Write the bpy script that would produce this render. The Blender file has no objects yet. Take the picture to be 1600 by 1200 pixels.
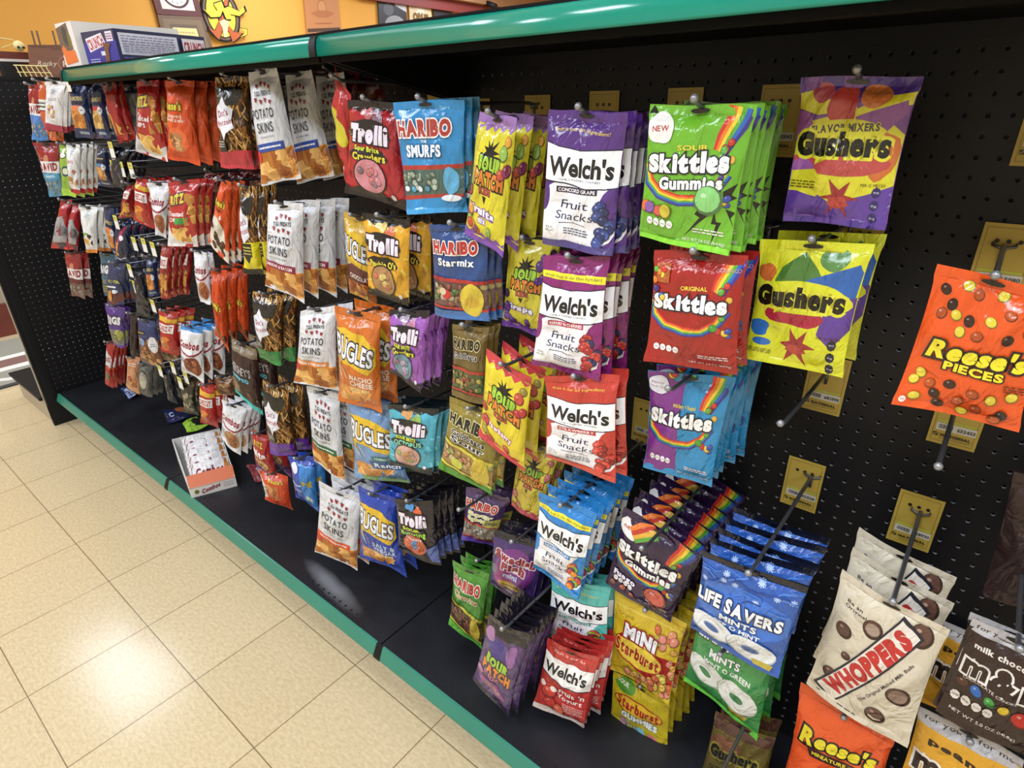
import bpy, math, random
import numpy as np
from mathutils import Vector, Euler, Matrix
from mathutils.geometry import tessellate_polygon

sc = bpy.context.scene
col = sc.collection
PI = math.pi

# ------------------------------------------------------------------ camera
FPX = 934.33
CAM_LOC = Vector((0.0, -1.0408, 1.41745))
CAM_ROT = Euler((1.134447, 0.013724, 0.681061), 'XYZ')
cd = bpy.data.cameras.new('camera'); cam = bpy.data.objects.new('camera', cd); col.objects.link(cam)
cam.location = CAM_LOC; cam.rotation_euler = CAM_ROT
cd.sensor_fit = 'HORIZONTAL'; cd.sensor_width = 36.0; cd.lens = FPX / 1600 * 36.0
cd.clip_start = 0.02; cd.clip_end = 60
sc.camera = cam

# ------------------------------------------------------------------ world, lights, exposure
wd = bpy.data.worlds.new('world'); sc.world = wd; wd.use_nodes = True
wd.node_tree.nodes['Background'].inputs[0].default_value = (0.9, 0.93, 1.0, 1)
wd.node_tree.nodes['Background'].inputs[1].default_value = 0.25
sc.view_settings.view_transform = 'Standard'; sc.view_settings.look = 'None'
sc.view_settings.exposure = 0.74; sc.view_settings.gamma = 1.0
try: sc.view_settings.use_curve_mapping = False
except Exception: pass
CEIL = 3.0
LIGHT_SPOTS = [(-4.95, -0.33), (-4.95, -2.2), (-2.45, -2.2), (-0.05, -2.2), (2.4, -2.2), (-4.95, 2.6), (-2.45, 2.6), (0.0, 2.6), (-4.95, 5.2), (-1.2, 5.2), (-0.6, -0.95)]
LIGHT_POWER = {(-4.95, -0.33): 11, (-4.95, -2.2): 30, (-0.6, -0.95): 12}
for lx, ly in LIGHT_SPOTS:
    ld = bpy.data.lights.new('ceiling_light_lamp', 'AREA'); ld.shape = 'RECTANGLE'; ld.size = 1.14; ld.size_y = 0.54
    ld.energy = LIGHT_POWER.get((lx, ly), 34); ld.color = (0.86, 0.955, 1.10)
    lo = bpy.data.objects.new('ceiling_light_lamp', ld); col.objects.link(lo); lo.location = (lx, ly, CEIL - 0.045)
    LIGHT_POWER[('o', lx, ly)] = lo

# ------------------------------------------------------------------ photo pixel -> point in the place
RM = CAM_ROT.to_matrix()
def ray(x, y): return RM @ Vector(((x - 800) / FPX, -(y - 600) / FPX, -1))
def at(x, y, axis, val):
    d = ray(x, y); t = (val - CAM_LOC[axis]) / d[axis]; return CAM_LOC + d * t
def on_plane(x, y, p, n):
    d = ray(x, y); t = (p - CAM_LOC).dot(n) / d.dot(n); return CAM_LOC + d * t
def proj(p):
    q = RM.transposed() @ (p - CAM_LOC); return 800 + FPX * q.x / -q.z, 600 - FPX * q.y / -q.z

# ------------------------------------------------------------------ helpers
def lin(c):
    if isinstance(c, str): c = tuple(int(c[i:i+2], 16) / 255 for i in (0, 2, 4))
    return tuple((x / 12.92 if x <= 0.04045 else ((x + 0.055) / 1.055) ** 2.4) for x in c)
def new_mat(name):
    m = bpy.data.materials.new(name); m.use_nodes = True
    return m, m.node_tree, m.node_tree.nodes['Principled BSDF']
def mat(name, c, rough=0.5, metal=0.0, noise=0.0, nscale=40, spec=0.5, coat=0.0, bump=0.0):
    m, nt, b = new_mat(name); c = lin(c)
    b.inputs['Base Color'].default_value = (*c, 1); b.inputs['Roughness'].default_value = rough
    b.inputs['Metallic'].default_value = metal; b.inputs['Specular IOR Level'].default_value = spec
    b.inputs['Coat Weight'].default_value = coat; b.inputs['Coat Roughness'].default_value = 0.12
    tc = nt.nodes.new('ShaderNodeTexCoord'); nz = nt.nodes.new('ShaderNodeTexNoise')
    nz.inputs['Scale'].default_value = nscale; nz.inputs['Detail'].default_value = 4
    nt.links.new(tc.outputs['Object'], nz.inputs['Vector'])
    if noise:
        mx = nt.nodes.new('ShaderNodeMix'); mx.data_type = 'RGBA'
        mx.inputs[6].default_value = (*[x * (1 - noise) for x in c], 1); mx.inputs[7].default_value = (*[min(1, x * (1 + noise)) for x in c], 1)
        nt.links.new(nz.outputs['Fac'], mx.inputs[0]); nt.links.new(mx.outputs[2], b.inputs['Base Color'])
    if bump:
        bp = nt.nodes.new('ShaderNodeBump'); bp.inputs['Strength'].default_value = bump; bp.inputs['Distance'].default_value = 0.002
        nt.links.new(nz.outputs['Fac'], bp.inputs['Height']); nt.links.new(bp.outputs['Normal'], b.inputs['Normal'])
    return m
def link(name, me, parent=None, m=None):
    o = bpy.data.objects.new(name, me); col.objects.link(o)
    if m: me.materials.append(m)
    if parent: o.parent = parent
    return o
def tag(o, label=None, cat=None, group=None, kind=None):
    if label: o['label'] = label
    if cat: o['category'] = cat
    if group: o['group'] = group
    if kind: o['kind'] = kind
    return o
def empty(name, loc, label=None, cat=None, group=None, rz=0):
    o = bpy.data.objects.new(name, None); col.objects.link(o); o.location = loc; o.rotation_euler = (0, 0, rz)
    o.empty_display_size = 0.02
    return tag(o, label, cat, group)
class MB:
    def __init__(s): s.v = []; s.f = []; s.mi = []
    def add(s, v, f, mi=0):
        n = len(s.v); s.v += [tuple(p) for p in v]; s.f += [tuple(i + n for i in q) for q in f]; s.mi += [mi] * len(f)
    def box(s, a, b, mi=0, m=None):
        (x0, y0, z0), (x1, y1, z1) = a, b
        v = [Vector(p) for p in [(x0,y0,z0),(x1,y0,z0),(x1,y1,z0),(x0,y1,z0),(x0,y0,z1),(x1,y0,z1),(x1,y1,z1),(x0,y1,z1)]]
        if m: v = [m @ p for p in v]
        s.add(v, [(0,3,2,1),(4,5,6,7),(0,1,5,4),(1,2,6,5),(2,3,7,6),(3,0,4,7)], mi)
    def prism_x(s, prof, x0, x1, mi=0):
        n = len(prof); v = [(x0, y, z) for y, z in prof] + [(x1, y, z) for y, z in prof]
        f = [(i, (i+1) % n, (i+1) % n + n, i + n) for i in range(n)] + [tuple(range(n))[::-1], tuple(range(n, 2*n))]
        s.add(v, f, mi)
    def tube(s, pts, r, seg=8, mi=0, cap=True):
        pts = [Vector(p) for p in pts]; rings = []
        for i, p in enumerate(pts):
            d = (pts[min(i+1, len(pts)-1)] - pts[max(i-1, 0)]).normalized()
            u = d.cross(Vector((0, 0, 1)));
            if u.length < 1e-3: u = d.cross(Vector((1, 0, 0)))
            u.normalize(); w = d.cross(u); rr = r[i] if isinstance(r, (list, tuple)) else r
            rings.append([p + u * math.cos(2*PI*k/seg) * rr + w * math.sin(2*PI*k/seg) * rr for k in range(seg)])
        v = [p for rg in rings for p in rg]; f = []
        for i in range(len(pts) - 1):
            for k in range(seg): f.append((i*seg+k, i*seg+(k+1) % seg, (i+1)*seg+(k+1) % seg, (i+1)*seg+k))
        if cap: f += [tuple(range(seg))[::-1], tuple(range((len(pts)-1)*seg, len(pts)*seg))]
        s.add(v, f, mi)
    def ball(s, c, r, mi=0, seg=10):
        c = Vector(c); v = []; f = []; rn = seg // 2
        for i in range(rn + 1):
            t = PI * i / rn
            for k in range(seg): v.append(c + Vector((math.sin(t)*math.cos(2*PI*k/seg), math.sin(t)*math.sin(2*PI*k/seg), math.cos(t))) * r)
        for i in range(rn):
            for k in range(seg): f.append((i*seg+k, (i+1)*seg+k, (i+1)*seg+(k+1) % seg, i*seg+(k+1) % seg))
        s.add(v, f, mi)
    def build(s, name, mats, parent=None, smooth=False):
        me = bpy.data.meshes.new(name); me.from_pydata(s.v, [], s.f)
        if not isinstance(mats, (list, tuple)): mats = [mats]
        for m in mats: me.materials.append(m)
        me.polygons.foreach_set('material_index', s.mi)
        if smooth: me.polygons.foreach_set('use_smooth', [True] * len(s.f))
        me.update(); o = bpy.data.objects.new(name, me); col.objects.link(o)
        if parent: o.parent = parent
        return o

# ------------------------------------------------------------------ materials
M_black = mat('black_powder_coat', '111114', 0.5, noise=0.15, nscale=8, spec=0.25)
M_peg = mat('black_pegboard', '0c0c10', 0.5, noise=0.12, nscale=6, spec=0.35)
M_edge_glint = mat('hole_edge_glint', '8c8c92', 0.4)  # paler than the board, so hole walls carry the bright lit crescents
M_shelf = mat('black_shelf_paint', '0e0d0e', 0.65, noise=0.1, nscale=8, spec=0.12)
M_recess = mat('black_recess', '08080a', 0.8)
M_dark = mat('dark_interior', '0c0b0b', 0.8)
M_green = mat('teal_shelf_strip', '12806c', 0.14, noise=0.05, nscale=5, spec=0.35, coat=0.25)
M_greenback = mat('teal_shelf_strip_worn', '2a7c68', 0.35, noise=0.12, nscale=9, coat=0.2)
M_steel = mat('grey_peg_hook_steel', '6d6e72', 0.35, metal=0.75)
M_tip = mat('hook_tip_steel', '97989b', 0.3, metal=0.5)
M_card = mat('yellow_card', 'b59a42', 0.55, noise=0.05, nscale=60)
M_ink = mat('card_ink', '2a2414', 0.6)
M_price = mat('price_label_white', 'dcdad0', 0.5)
M_pricey = mat('price_label_yellow', 'c9c04e', 0.5)
M_wall = mat('yellow_painted_wall', 'dba045', 0.75, noise=0.04, nscale=3)
M_wall2 = mat('beige_painted_wall', 'd8cdb8', 0.8, noise=0.03, nscale=2)
M_ceil = mat('ceiling_tile', 'e8e6e0', 0.9, noise=0.03, nscale=30)
M_maroon = mat('maroon_trim', '7a3430', 0.55, noise=0.06, nscale=12)
M_tan = mat('tan_beam', '9a7250', 0.6, noise=0.1, nscale=10)
M_kick = mat('beige_kick_panel', 'a99d88', 0.4, noise=0.05, nscale=10)
M_wood = mat('reddish_wood', '6b3024', 0.5, noise=0.2, nscale=20)
M_wood2 = mat('brown_frame_wood', '6e5642', 0.5, noise=0.2, nscale=25)
M_white = mat('white_card', 'e4e1da', 0.55)
M_cream = mat('cream_paper', 'e8d99a', 0.6)
M_gold = mat('gold_yellow_paint', 'e8cf3c', 0.45)
M_orangep = mat('burnt_orange_paint', 'b5592a', 0.5)

# printed film: colours come from the mesh's own print, wrinkles from noise
def film(name, rough, bump, spec=0.5, coat=0.0):
    m, nt, b = new_mat(name); L = nt.links.new
    a = nt.nodes.new('ShaderNodeAttribute'); a.attribute_name = 'Print'
    L(a.outputs['Color'], b.inputs['Base Color'])
    b.inputs['Roughness'].default_value = rough; b.inputs['Specular IOR Level'].default_value = spec
    b.inputs['Coat Weight'].default_value = coat; b.inputs['Coat Roughness'].default_value = 0.1
    tc = nt.nodes.new('ShaderNodeTexCoord'); mp = nt.nodes.new('ShaderNodeMapping')
    mp.inputs['Scale'].default_value = (1.0, 1.0, 0.55); L(tc.outputs['Object'], mp.inputs['Vector'])
    n1 = nt.nodes.new('ShaderNodeTexNoise'); n1.inputs['Scale'].default_value = 26; n1.inputs['Detail'].default_value = 3; n1.inputs['Distortion'].default_value = 1.4
    n2 = nt.nodes.new('ShaderNodeTexVoronoi'); n2.feature = 'SMOOTH_F1'; n2.inputs['Scale'].default_value = 34
    L(mp.outputs[0], n1.inputs['Vector']); L(mp.outputs[0], n2.inputs['Vector'])
    ad = nt.nodes.new('ShaderNodeMath'); ad.operation = 'MULTIPLY_ADD'; ad.inputs[1].default_value = 0.5
    L(n2.outputs['Distance'], ad.inputs[0]); L(n1.outputs['Fac'], ad.inputs[2])
    bp = nt.nodes.new('ShaderNodeBump'); bp.inputs['Strength'].default_value = bump; bp.inputs['Distance'].default_value = 0.012
    L(ad.outputs[0], bp.inputs['Height']); L(bp.outputs['Normal'], b.inputs['Normal'])
    return m
M_film = film('glossy_printed_film', 0.2, 0.9, coat=0.4)
M_matte = film('satin_printed_film', 0.3, 0.85)
M_board = film('printed_cardboard', 0.45, 0.02)

# ------------------------------------------------------------------ lettering as flat outlines
_tc = bpy.data.curves.new('lettering', 'FONT'); _to = bpy.data.objects.new('lettering', _tc); col.objects.link(_to)
_tc.fill_mode = 'FRONT'; _tc.resolution_u = 3
_gl = {}
def glyph(ch, off):
    k = (ch, off)
    if k in _gl: return _gl[k]
    _tc.body = ch; _tc.offset = off
    bpy.context.view_layer.update()
    me = _to.evaluated_get(bpy.context.evaluated_depsgraph_get()).to_mesh()
    me.calc_loop_triangles()
    v = np.array([q.co[:2] for q in me.vertices], float).reshape(-1, 2)
    t = np.array([q.vertices[:] for q in me.loop_triangles], int).reshape(-1, 3)
    r = (v, t); _to.evaluated_get(bpy.context.evaluated_depsgraph_get()).to_mesh_clear()
    _gl[k] = r; return r
def text_tris(s, bold, extra, gap=0.07):
    x = 0; V = []; T = []; n = 0; prev = ' '
    for ch in s:
        if ch == ' ': x += 0.3; continue
        v0, _ = glyph(ch, bold)
        if not len(v0): x += 0.3; continue
        v, t = glyph(ch, bold + extra) if extra else glyph(ch, bold)
        x0 = v0[:, 0].min(); wd_ = v0[:, 0].max() - x0
        if prev in 'WTYVPFr' and ch in 'aeoruy': x -= .09
        prev = ch; vv = v.copy(); vv[:, 0] += x - x0; V.append(vv); T.append(t + n); n += len(v); x += wd_ + gap
    if not V: return np.zeros((0, 2)), np.zeros((0, 3), int), 1.0, 1.0
    return np.vstack(V), np.vstack(T), x - gap, 0.73

# ------------------------------------------------------------------ artwork in bag units (x 0..1, y 0 top..1 bottom)
class Art:
    def __init__(s, bg, asp=1.4, top=None, bot=None, back=None, T=0.03, film=0, st=0.07, sb=0.05):
        s.bg = bg; s.asp = asp; s.top = top or bg; s.bot = bot or bg; s.back = back or bg; s.T = T
        s.film = film; s.L = []; s.st = st; s.sb = sb; s.rng = random.Random(len(bg) + int(asp * 100))
    def tris(s, v, t, c): s.L.append((np.array(v, float), np.array(t, int), c)); return s
    def poly(s, pts, c):
        tr = tessellate_polygon([[Vector((x, y, 0)) for x, y in pts]])
        return s.tris(pts, tr, c)
    def rect(s, x0, y0, x1, y1, c): return s.poly([(x0,y0),(x1,y0),(x1,y1),(x0,y1)], c)
    def ell(s, cx, cy, rx, ry, c, rot=0, n=18, wob=0):
        r = math.radians(rot); P = []
        for i in range(n):
            a = 2*PI*i/n; k = 1 + wob * math.sin(3*a + cx*40) + wob * .6 * math.sin(5*a + cy*60)
            x = rx*k*math.cos(a); y = ry*k*math.sin(a); P.append((cx + x*math.cos(r) - y*math.sin(r), cy + (x*math.sin(r) + y*math.cos(r)) / s.asp))
        return s.poly(P, c)
    def star(s, cx, cy, r1, r2, n, c, jit=0):
        P = []
        for i in range(2*n):
            a = PI*i/n; r = (r1 if i % 2 == 0 else r2) * (1 + jit * s.rng.uniform(-1, 1)); P.append((cx + r*math.cos(a), cy + r*math.sin(a)/s.asp))
        return s.poly(P, c)
    def line(s, pts, wd_, c):
        for (x0, y0), (x1, y1) in zip(pts, pts[1:]):
            dx, dy = x1-x0, (y1-y0)*s.asp; l = math.hypot(dx, dy) or 1; nx, ny = -dy/l*wd_/2, dx/l*wd_/2/s.asp
            s.poly([(x0+nx,y0+ny),(x1+nx,y1+ny),(x1-nx,y1-ny),(x0-nx,y0-ny)], c)
        return s
    def band(s, pts, w0, w1, cols):
        n = len(pts); k = len(cols)
        N = []
        for i in range(n):
            a = pts[max(0, i-1)]; b = pts[min(n-1, i+1)]; dx, dy = b[0]-a[0], (b[1]-a[1])*s.asp; l = math.hypot(dx, dy) or 1; N.append((-dy/l, dx/l))
        for j, c in enumerate(cols):
            P = []; Q = []
            for i, (x, y) in enumerate(pts):
                wd_ = w0 + (w1-w0)*i/(n-1); a = (j/k - .5)*wd_; b = ((j+1)/k - .5)*wd_
                P.append((x+N[i][0]*a, y+N[i][1]*a/s.asp)); Q.append((x+N[i][0]*b, y+N[i][1]*b/s.asp))
            V = P + Q; T = []
            for i in range(n-1): T += [(i, i+1, i+n), (i+1, i+1+n, i+n)]
            s.tris(V, T, c)
        return s
    def text(s, t, cx, cy, w, h, c, rot=0, shear=0, ol=None, ow=0.05, ol2=None, ow2=0.1, bold=0.02, arc=0, gap=0.07, grow=0):
        for k, (cc, ex) in enumerate(((ol2, ow2), (ol, ow), (c, 0))):
            if cc is None: continue
            v, T, tw, th = text_tris(t, bold, ex, gap)
            if not len(v): continue
            has_desc = any(ch in 'gpqyj' for ch in t); low = all(ch.islower() or ch in " '!" for ch in t) and not any(ch in 'bdfhklti' for ch in t)
            capH = 0.55 if low else 0.73
            X = (v[:, 0] / tw - .5); Y = (v[:, 1] / capH - .5)
            Y = Y * (1 + grow * X * 2)
            x = X * w + Y * shear * h; y = -Y * h - arc * (1 - (2*X)**2) * h
            r = math.radians(rot); x2 = x*math.cos(r) - y*s.asp*math.sin(r); y2 = (x*math.sin(r) + y*s.asp*math.cos(r)) / s.asp
            s.tris(np.stack([cx + x2, cy + y2], 1), T, cc)
        return s
    def chips(s, x0, y0, x1, y1, n, cols, size=.1, seed=1, dark=None):
        r = random.Random(seed)
        if dark: s.rect(x0, y0, x1, y1, dark)
        for i in range(n):
            cx = r.uniform(x0, x1); cy = y0 + (y1-y0)*((i + r.random())/n); a0 = r.uniform(0, 6.28); k = r.choice((3, 4, 5)); P = []
            for j in range(k):
                a = a0 + 2*PI*j/k + r.uniform(-.3, .3); q = size*r.uniform(.7, 1.2)
                P.append((min(max(cx+q*math.cos(a), x0-.02), x1+.02), min(max(cy+q*math.sin(a)/s.asp, y0-.01), y1+.01)))
            c = r.choice(cols); s.poly(P, c)
            s.line([P[0], P[1]], size*.12, tuple(min(1, x*1.3) for x in hexf(c)))
        return s
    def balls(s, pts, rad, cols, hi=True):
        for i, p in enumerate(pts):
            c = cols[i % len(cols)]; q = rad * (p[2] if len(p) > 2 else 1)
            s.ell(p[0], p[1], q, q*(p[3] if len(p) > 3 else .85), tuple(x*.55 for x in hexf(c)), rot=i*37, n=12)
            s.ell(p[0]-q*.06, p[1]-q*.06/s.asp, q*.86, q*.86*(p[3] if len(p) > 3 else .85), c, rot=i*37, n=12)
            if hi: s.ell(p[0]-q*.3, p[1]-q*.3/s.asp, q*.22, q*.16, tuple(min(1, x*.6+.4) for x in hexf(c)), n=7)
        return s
    def scatter(s, x0, y0, x1, y1, n, rad, cols, seed=3, hi=True):
        r = random.Random(seed)
        return s.balls([(r.uniform(x0, x1), r.uniform(y0, y1), r.uniform(.8, 1.15), r.uniform(.7, 1)) for _ in range(n)], rad, cols, hi)
    def strokes(s, x0, y0, x1, y1, n, cols, wd_=.03, ln=.18, seed=5, ang=(0, 3.14)):
        r = random.Random(seed)
        for i in range(n):
            cx, cy, a = r.uniform(x0, x1), r.uniform(y0, y1), r.uniform(*ang); dx, dy = ln/2*math.cos(a), ln/2*math.sin(a)/s.asp
            b = r.uniform(-.04, .04)
            P = [(cx-dx, cy-dy), (cx + b, cy + b*.4), (cx+dx, cy+dy)]
            P = [(min(max(x, x0), x1), min(max(y, y0), y1)) for x, y in P]
            s.line(P, wd_*r.uniform(.7, 1.2), r.choice(cols))
        return s
    def small(s, x0, y0, x1, y1, n, c):
        r = random.Random(int(x0*100 + y0*1000))
        for i in range(n):
            y = y0 + (y1-y0)*(i+.5)/n; hh = (y1-y0)/n*.45; x = x0
            while x < x1 - .01:
                l = min(r.uniform(.02, .07), x1-x); s.rect(x, y-hh/2, x+l, y+hh/2, c); x += l + .012
        return s
    def facts(s, x0, y0, n, vert, bgc, c, k=.075):
        for i in range(n):
            x = x0 + (0 if vert else i*k*1.1); y = y0 + (i*k*1.05/s.asp*1.3 if vert else 0)
            s.ell(x, y, k/2, k*.6, bgc, n=8); s.text(['90', '0g', '5mg', '12g'][i % 4], x, y, k*.6, .016, c, bold=.0)
        return s
def hexf(c): return tuple(int(c[i:i+2], 16)/255 for i in (0, 2, 4)) if isinstance(c, str) else c

CHIP = ['c98a45', 'b5742f', 'd9a45c', 'a8642a', 'e0b06a', '9a5724']
ARTS = {}
def art(f): ARTS[f.__name__] = f; return f
def P3(*a): return a

def welch(main, ribbon, rc, topc, bodyc, yellow, fruits, sub='Fruit|Snacks', light='e8e6ea', top_text='Fruit is our 1st ingredient!'):
    A = Art(main, 1.62, T=.022, film=0, bot=bodyc)
    A.ell(.5, .72, .62, .42, light, n=24); A.rect(0, .62, .72, .95, light)
    A.ell(.98, .66, .2, .26, main); A.ell(.0, .60, .1, .2, main)
    if yellow: A.poly([(0, .115), (1, .15), (1, .205), (0, .17)], 'e8dc34'); A.text('Whole Fruit is our Main Ingredient', .5, .16, .9, .026, '1c2440', rot=2, bold=.0, shear=.2)
    else: A.text(top_text, .48, .13, .72, .026, 'e6c84c', shear=.15, rot=2, bold=.0)
    A.poly([(0, .225), (.18, .245), (.5, .265), (1, .245), (1, .50), (.6, .53), (.3, .50), (0, .50)], 'f4f4f6')
    A.band([(0, .215), (.2, .245), (.5, .265), (.8, .25), (1, .24)], .012, .014, ['1a1f38']); A.band([(0, .495), (.3, .5), (.6, .53), (.85, .52), (1, .5)], .018, .012, ['1a1f38'])
    A.text("Welch's", .5, .38, .86, .135, '15171f', bold=.035, shear=.05, gap=.02)
    A.text('FAMILY FARMER OWNED', .5, .475, .55, .016, '333a50', bold=0)
    A.rect(.2, .525, .75, .57, rc); A.text(ribbon, .475, .548, .5, .026, 'f5f0f0', bold=.02)
    a, b = sub.split('|'); tc = '1d2a52' if light != rc else 'f8f0f0'
    A.text(a, .46, .65, .38, .065, tc, shear=.25, bold=0); A.text(b, .46, .735, .52, .065, tc, shear=.25, bold=0)
    A.band([(.25, .80), (.45, .79), (.62, .805)], .01, .006, [tc])
    A.ell(.12, .85, .11, .13, 'f2f2f2'); A.text('REAL', .12, .84, .12, .02, tc, bold=0); A.text('FRUIT!', .12, .867, .14, .02, tc, bold=0)
    A.small(.32, .83, .66, .89, 3, '4a5470')
    r = random.Random(4)
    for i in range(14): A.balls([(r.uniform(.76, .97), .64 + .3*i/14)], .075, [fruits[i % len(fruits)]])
    A.rect(0, .945, 1, 1, bodyc)
    return A
@art
def welch_grape(): return welch('53307a', 'CONCORD GRAPE', '2a2440', '', '4a3f78', False, ['2f3a74', '3d4d8e', '24305f'])
@art
def welch_berry(): return welch('84246a', "BERRIES 'N CHERRIES", 'b02a48', '', '7a2262', True, ['c23a34', 'a8242e', '2a2c5c', 'd04a40'])
@art
def welch_straw(): return welch('b8392f', 'STRAWBERRY', 'b03030', '', 'c04a38', False, ['c03430', 'd4483c', '8c1c20'])
@art
def welch_mixed(): return welch('2b7fc4', 'MIXED FRUIT', '2a7ab4', '', '3a86c6', True, ['c43c34', 'e0892c', '7cae3c', '3a2c64'])
@art
def welch_island(): return welch('57b6ae', 'ISLAND FRUITS', '3c9c94', '', '3aa6ae', False, ['c8403c', '8aa83c', 'e0a04c', '8c2838'])
@art
def welch_yogurt():
    A = Art('b83430', 1.5, bot='d8c8c4', T=.022)
    A.text("Fruit is our 1st", .5, .1, .6, .03, 'e8c8c4', rot=3, bold=0)
    A.poly([(0, .15), (.4, .19), (1, .2), (1, .46), (.5, .5), (.2, .43), (0, .42)], 'f2f2f2')
    A.band([(0, .42), (.2, .43), (.5, .5), (1, .46)], .02, .02, ['1a1f38']); A.text("Welch's", .48, .32, .86, .14, '15171f', bold=.035, gap=.02, shear=.05)
    A.text("Fruit 'n", .68, .57, .5, .06, 'f4eeee', bold=.02); A.text('Yogurt', .66, .65, .5, .06, 'f4eeee', bold=.02)
    A.small(.55, .72, .95, .84, 5, 'e8c0b8'); A.balls([(.25, .66, 1.8), (.3, .82, 1.6), (.5, .86, 1.5)], .09, ['d84a38', 'c83c30', 'e06a4c'])
    A.ell(.33, .58, .07, .06, 'f0e4e0'); A.ell(.1, .56, .06, .06, 'ecd8d4'); A.poly([(0, .93), (.3, .9), (.6, .94), (1, .92), (1, 1), (0, 1)], 'd8c8c4'); return A
RB = ['c8322c', 'e07a2c', 'e8c83c', '5aa83c', '2c64b4', '3c3484']
def skittles(bg, name2=None, top=None, small_t=None, split=None, new=False, black=False):
    A = Art(bg, 1.3, T=.024)
    if split: A.rect(0, .0, .46, .97, split)
    if black:
        for q in ([(.72,.62),(.6,.74),(.66,.76),(.5,.92),(.74,.74),(.68,.72)], [(.8,.7),(.78,.8),(.83,.8),(.8,.95),(.88,.78),(.83,.78)], [(.86,.56),(.98,.5),(.94,.58),(1,.6),(.88,.64)], [(.9,.68),(1,.7),(.96,.74),(1,.8)], [(.05,.0),(.0,.06),(.1,.06)]): A.poly(q, '10140e')
    pts = [(.82 + .06*math.sin(i*.3), .02 + .06*i) for i in range(6)]
    A.band([(.88, .02), (.86, .12), (.8, .22), (.77, .30)], .26, .16, RB[::-1])
    A.band([(.0, .42), (.06, .54), (.2, .62), (.42, .655), (.62, .64), (.78, .56), (.88, .44)], .12, .10, RB)
    A.scatter(.62, .55, .92, .66, 5, .045, ['3c4c9c', 'd8b83c', 'c0342c', '4c9c3c'], 2); A.scatter(.8, .2, .95, .52, 6, .04, ['5aa03c', 'c0342c', 'd8a83c', '403080'], 8)
    if new: A.ell(.14, .16, .14, .14, 'e8e4e0', wob=.06, n=30); A.text('NEW' if black else 'new', .14, .16, .17, .04, 'a83430', rot=-6, bold=.02)
    if small_t: A.text(small_t, .5, .28, .3, .035, 'e8d04c', rot=-3, bold=.02)
    y = .40 if name2 is None else .38
    A.text('Skittles', .46, y, .84, .125, 'f4f2f0', rot=-5 if black else -2, ol='23232b', ow=.07, bold=.07, gap=.03, grow=.08)
    if name2: A.text(name2, .52, .52, .66, .085, 'f0eeec', rot=-5, ol='23232b', ow=.06, bold=.05)
    A.facts(.12, .84, 4, False, 'e8e4e4', '3a2a2a', .07)
    A.text('NET WT 5.8 OZ (164.4g)', .72, .93, .44, .022, 'e8dcd8', bold=0); A.small(.6, .84, .92, .88, 2, 'e0d0d0')
    return A
@art
def skittles_sour():
    A = skittles('6cae2e', 'Gummies', small_t='SOUR', new=True, black=True)
    A.scatter(.06, .7, .4, .78, 4, .075, ['c85a4c', 'd8703c', 'c8b83c', '8a5aa8'], 12, False); A.balls([(.73, .63, 2.1, .95)], .07, ['86c878']); A.rect(0, .955, 1, 1, '86d43c'); return A
@art
def skittles_red():
    A = skittles('9c201c', small_t='ORIGINAL'); A.text('GRAB-N-GO', .84, .12, .26, .03, 'c8989c', bold=0); A.rect(.05, .1, .22, .25, 'a8582c'); A.scatter(.02, .12, .16, .42, 9, .04, RB, 4); return A
@art
def skittles_blue():
    A = skittles('2c86b8', small_t='Wild Berry + Tropical', split='7c3484'); A.ell(.14, .12, .14, .11, 'dcdce4', wob=.05, n=30); A.text('Flavor', .13, .10, .16, .024, '8c3440', bold=0); A.text('Mash-Ups', .13, .135, .19, .024, '8c3440', bold=0); A.scatter(.2, .0, .6, .05, 7, .05, RB); return A
@art
def skittles_fuego():
    A = skittles('2c1a3c', 'Gummies', new=True); A.ell(.42, .09, .3, .1, '2c1a3c'); A.band([(.2,.2),(.32,.12),(.46,.04)], .2, .22, ['e0742c', 'b83c2c', 'd8a83c', '5a9c3c'])
    A.text('Fuego', .24, .76, .34, .07, 'e8e4ec', ol='4c3480', rot=-2, bold=.04); A.balls([(.72, .76, 2.3, .9)], .075, ['c85c4c']); A.scatter(.1, .88, .9, .93, 5, .05, ['a85438', '7c4440'], 6); return A
@art
def starburst_mini():
    A = Art('cdb02a', 1.05, T=.02); A.rect(0, .12, 1, .14, 'd8c050'); A.text('Original', .2, .2, .22, .04, '8c6c2c', bold=0)
    A.poly([(.05,.5),(.15,.42),(1,.5),(1,.8),(.75,.86),(.45,.8),(.3,.72),(.1,.66)], 'a8241c'); A.scatter(.62, .15, .98, .95, 40, .06, ['d8a04c', 'c8643c', 'd0c050', 'cc7c6c', 'd89068'], 5)
    A.ell(.44, .58, .4, .19, '9c2a1c', rot=6); A.ell(.44, .58, .375, .165, 'dcc03c', rot=6)
    A.text('MiNi', .45, .36, .5, .14, 'dfe3ea', ol='8c1c18', ow=.1, bold=.07, rot=4); A.text('Starburst', .43, .57, .7, .15, '9c2418', rot=6, bold=.05, ol='e8d460', ow=.04, grow=-.05)
    A.scatter(.3, .84, .95, .97, 14, .06, ['d8b050', 'd88c6c', 'c86c4c'], 9); return A
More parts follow.
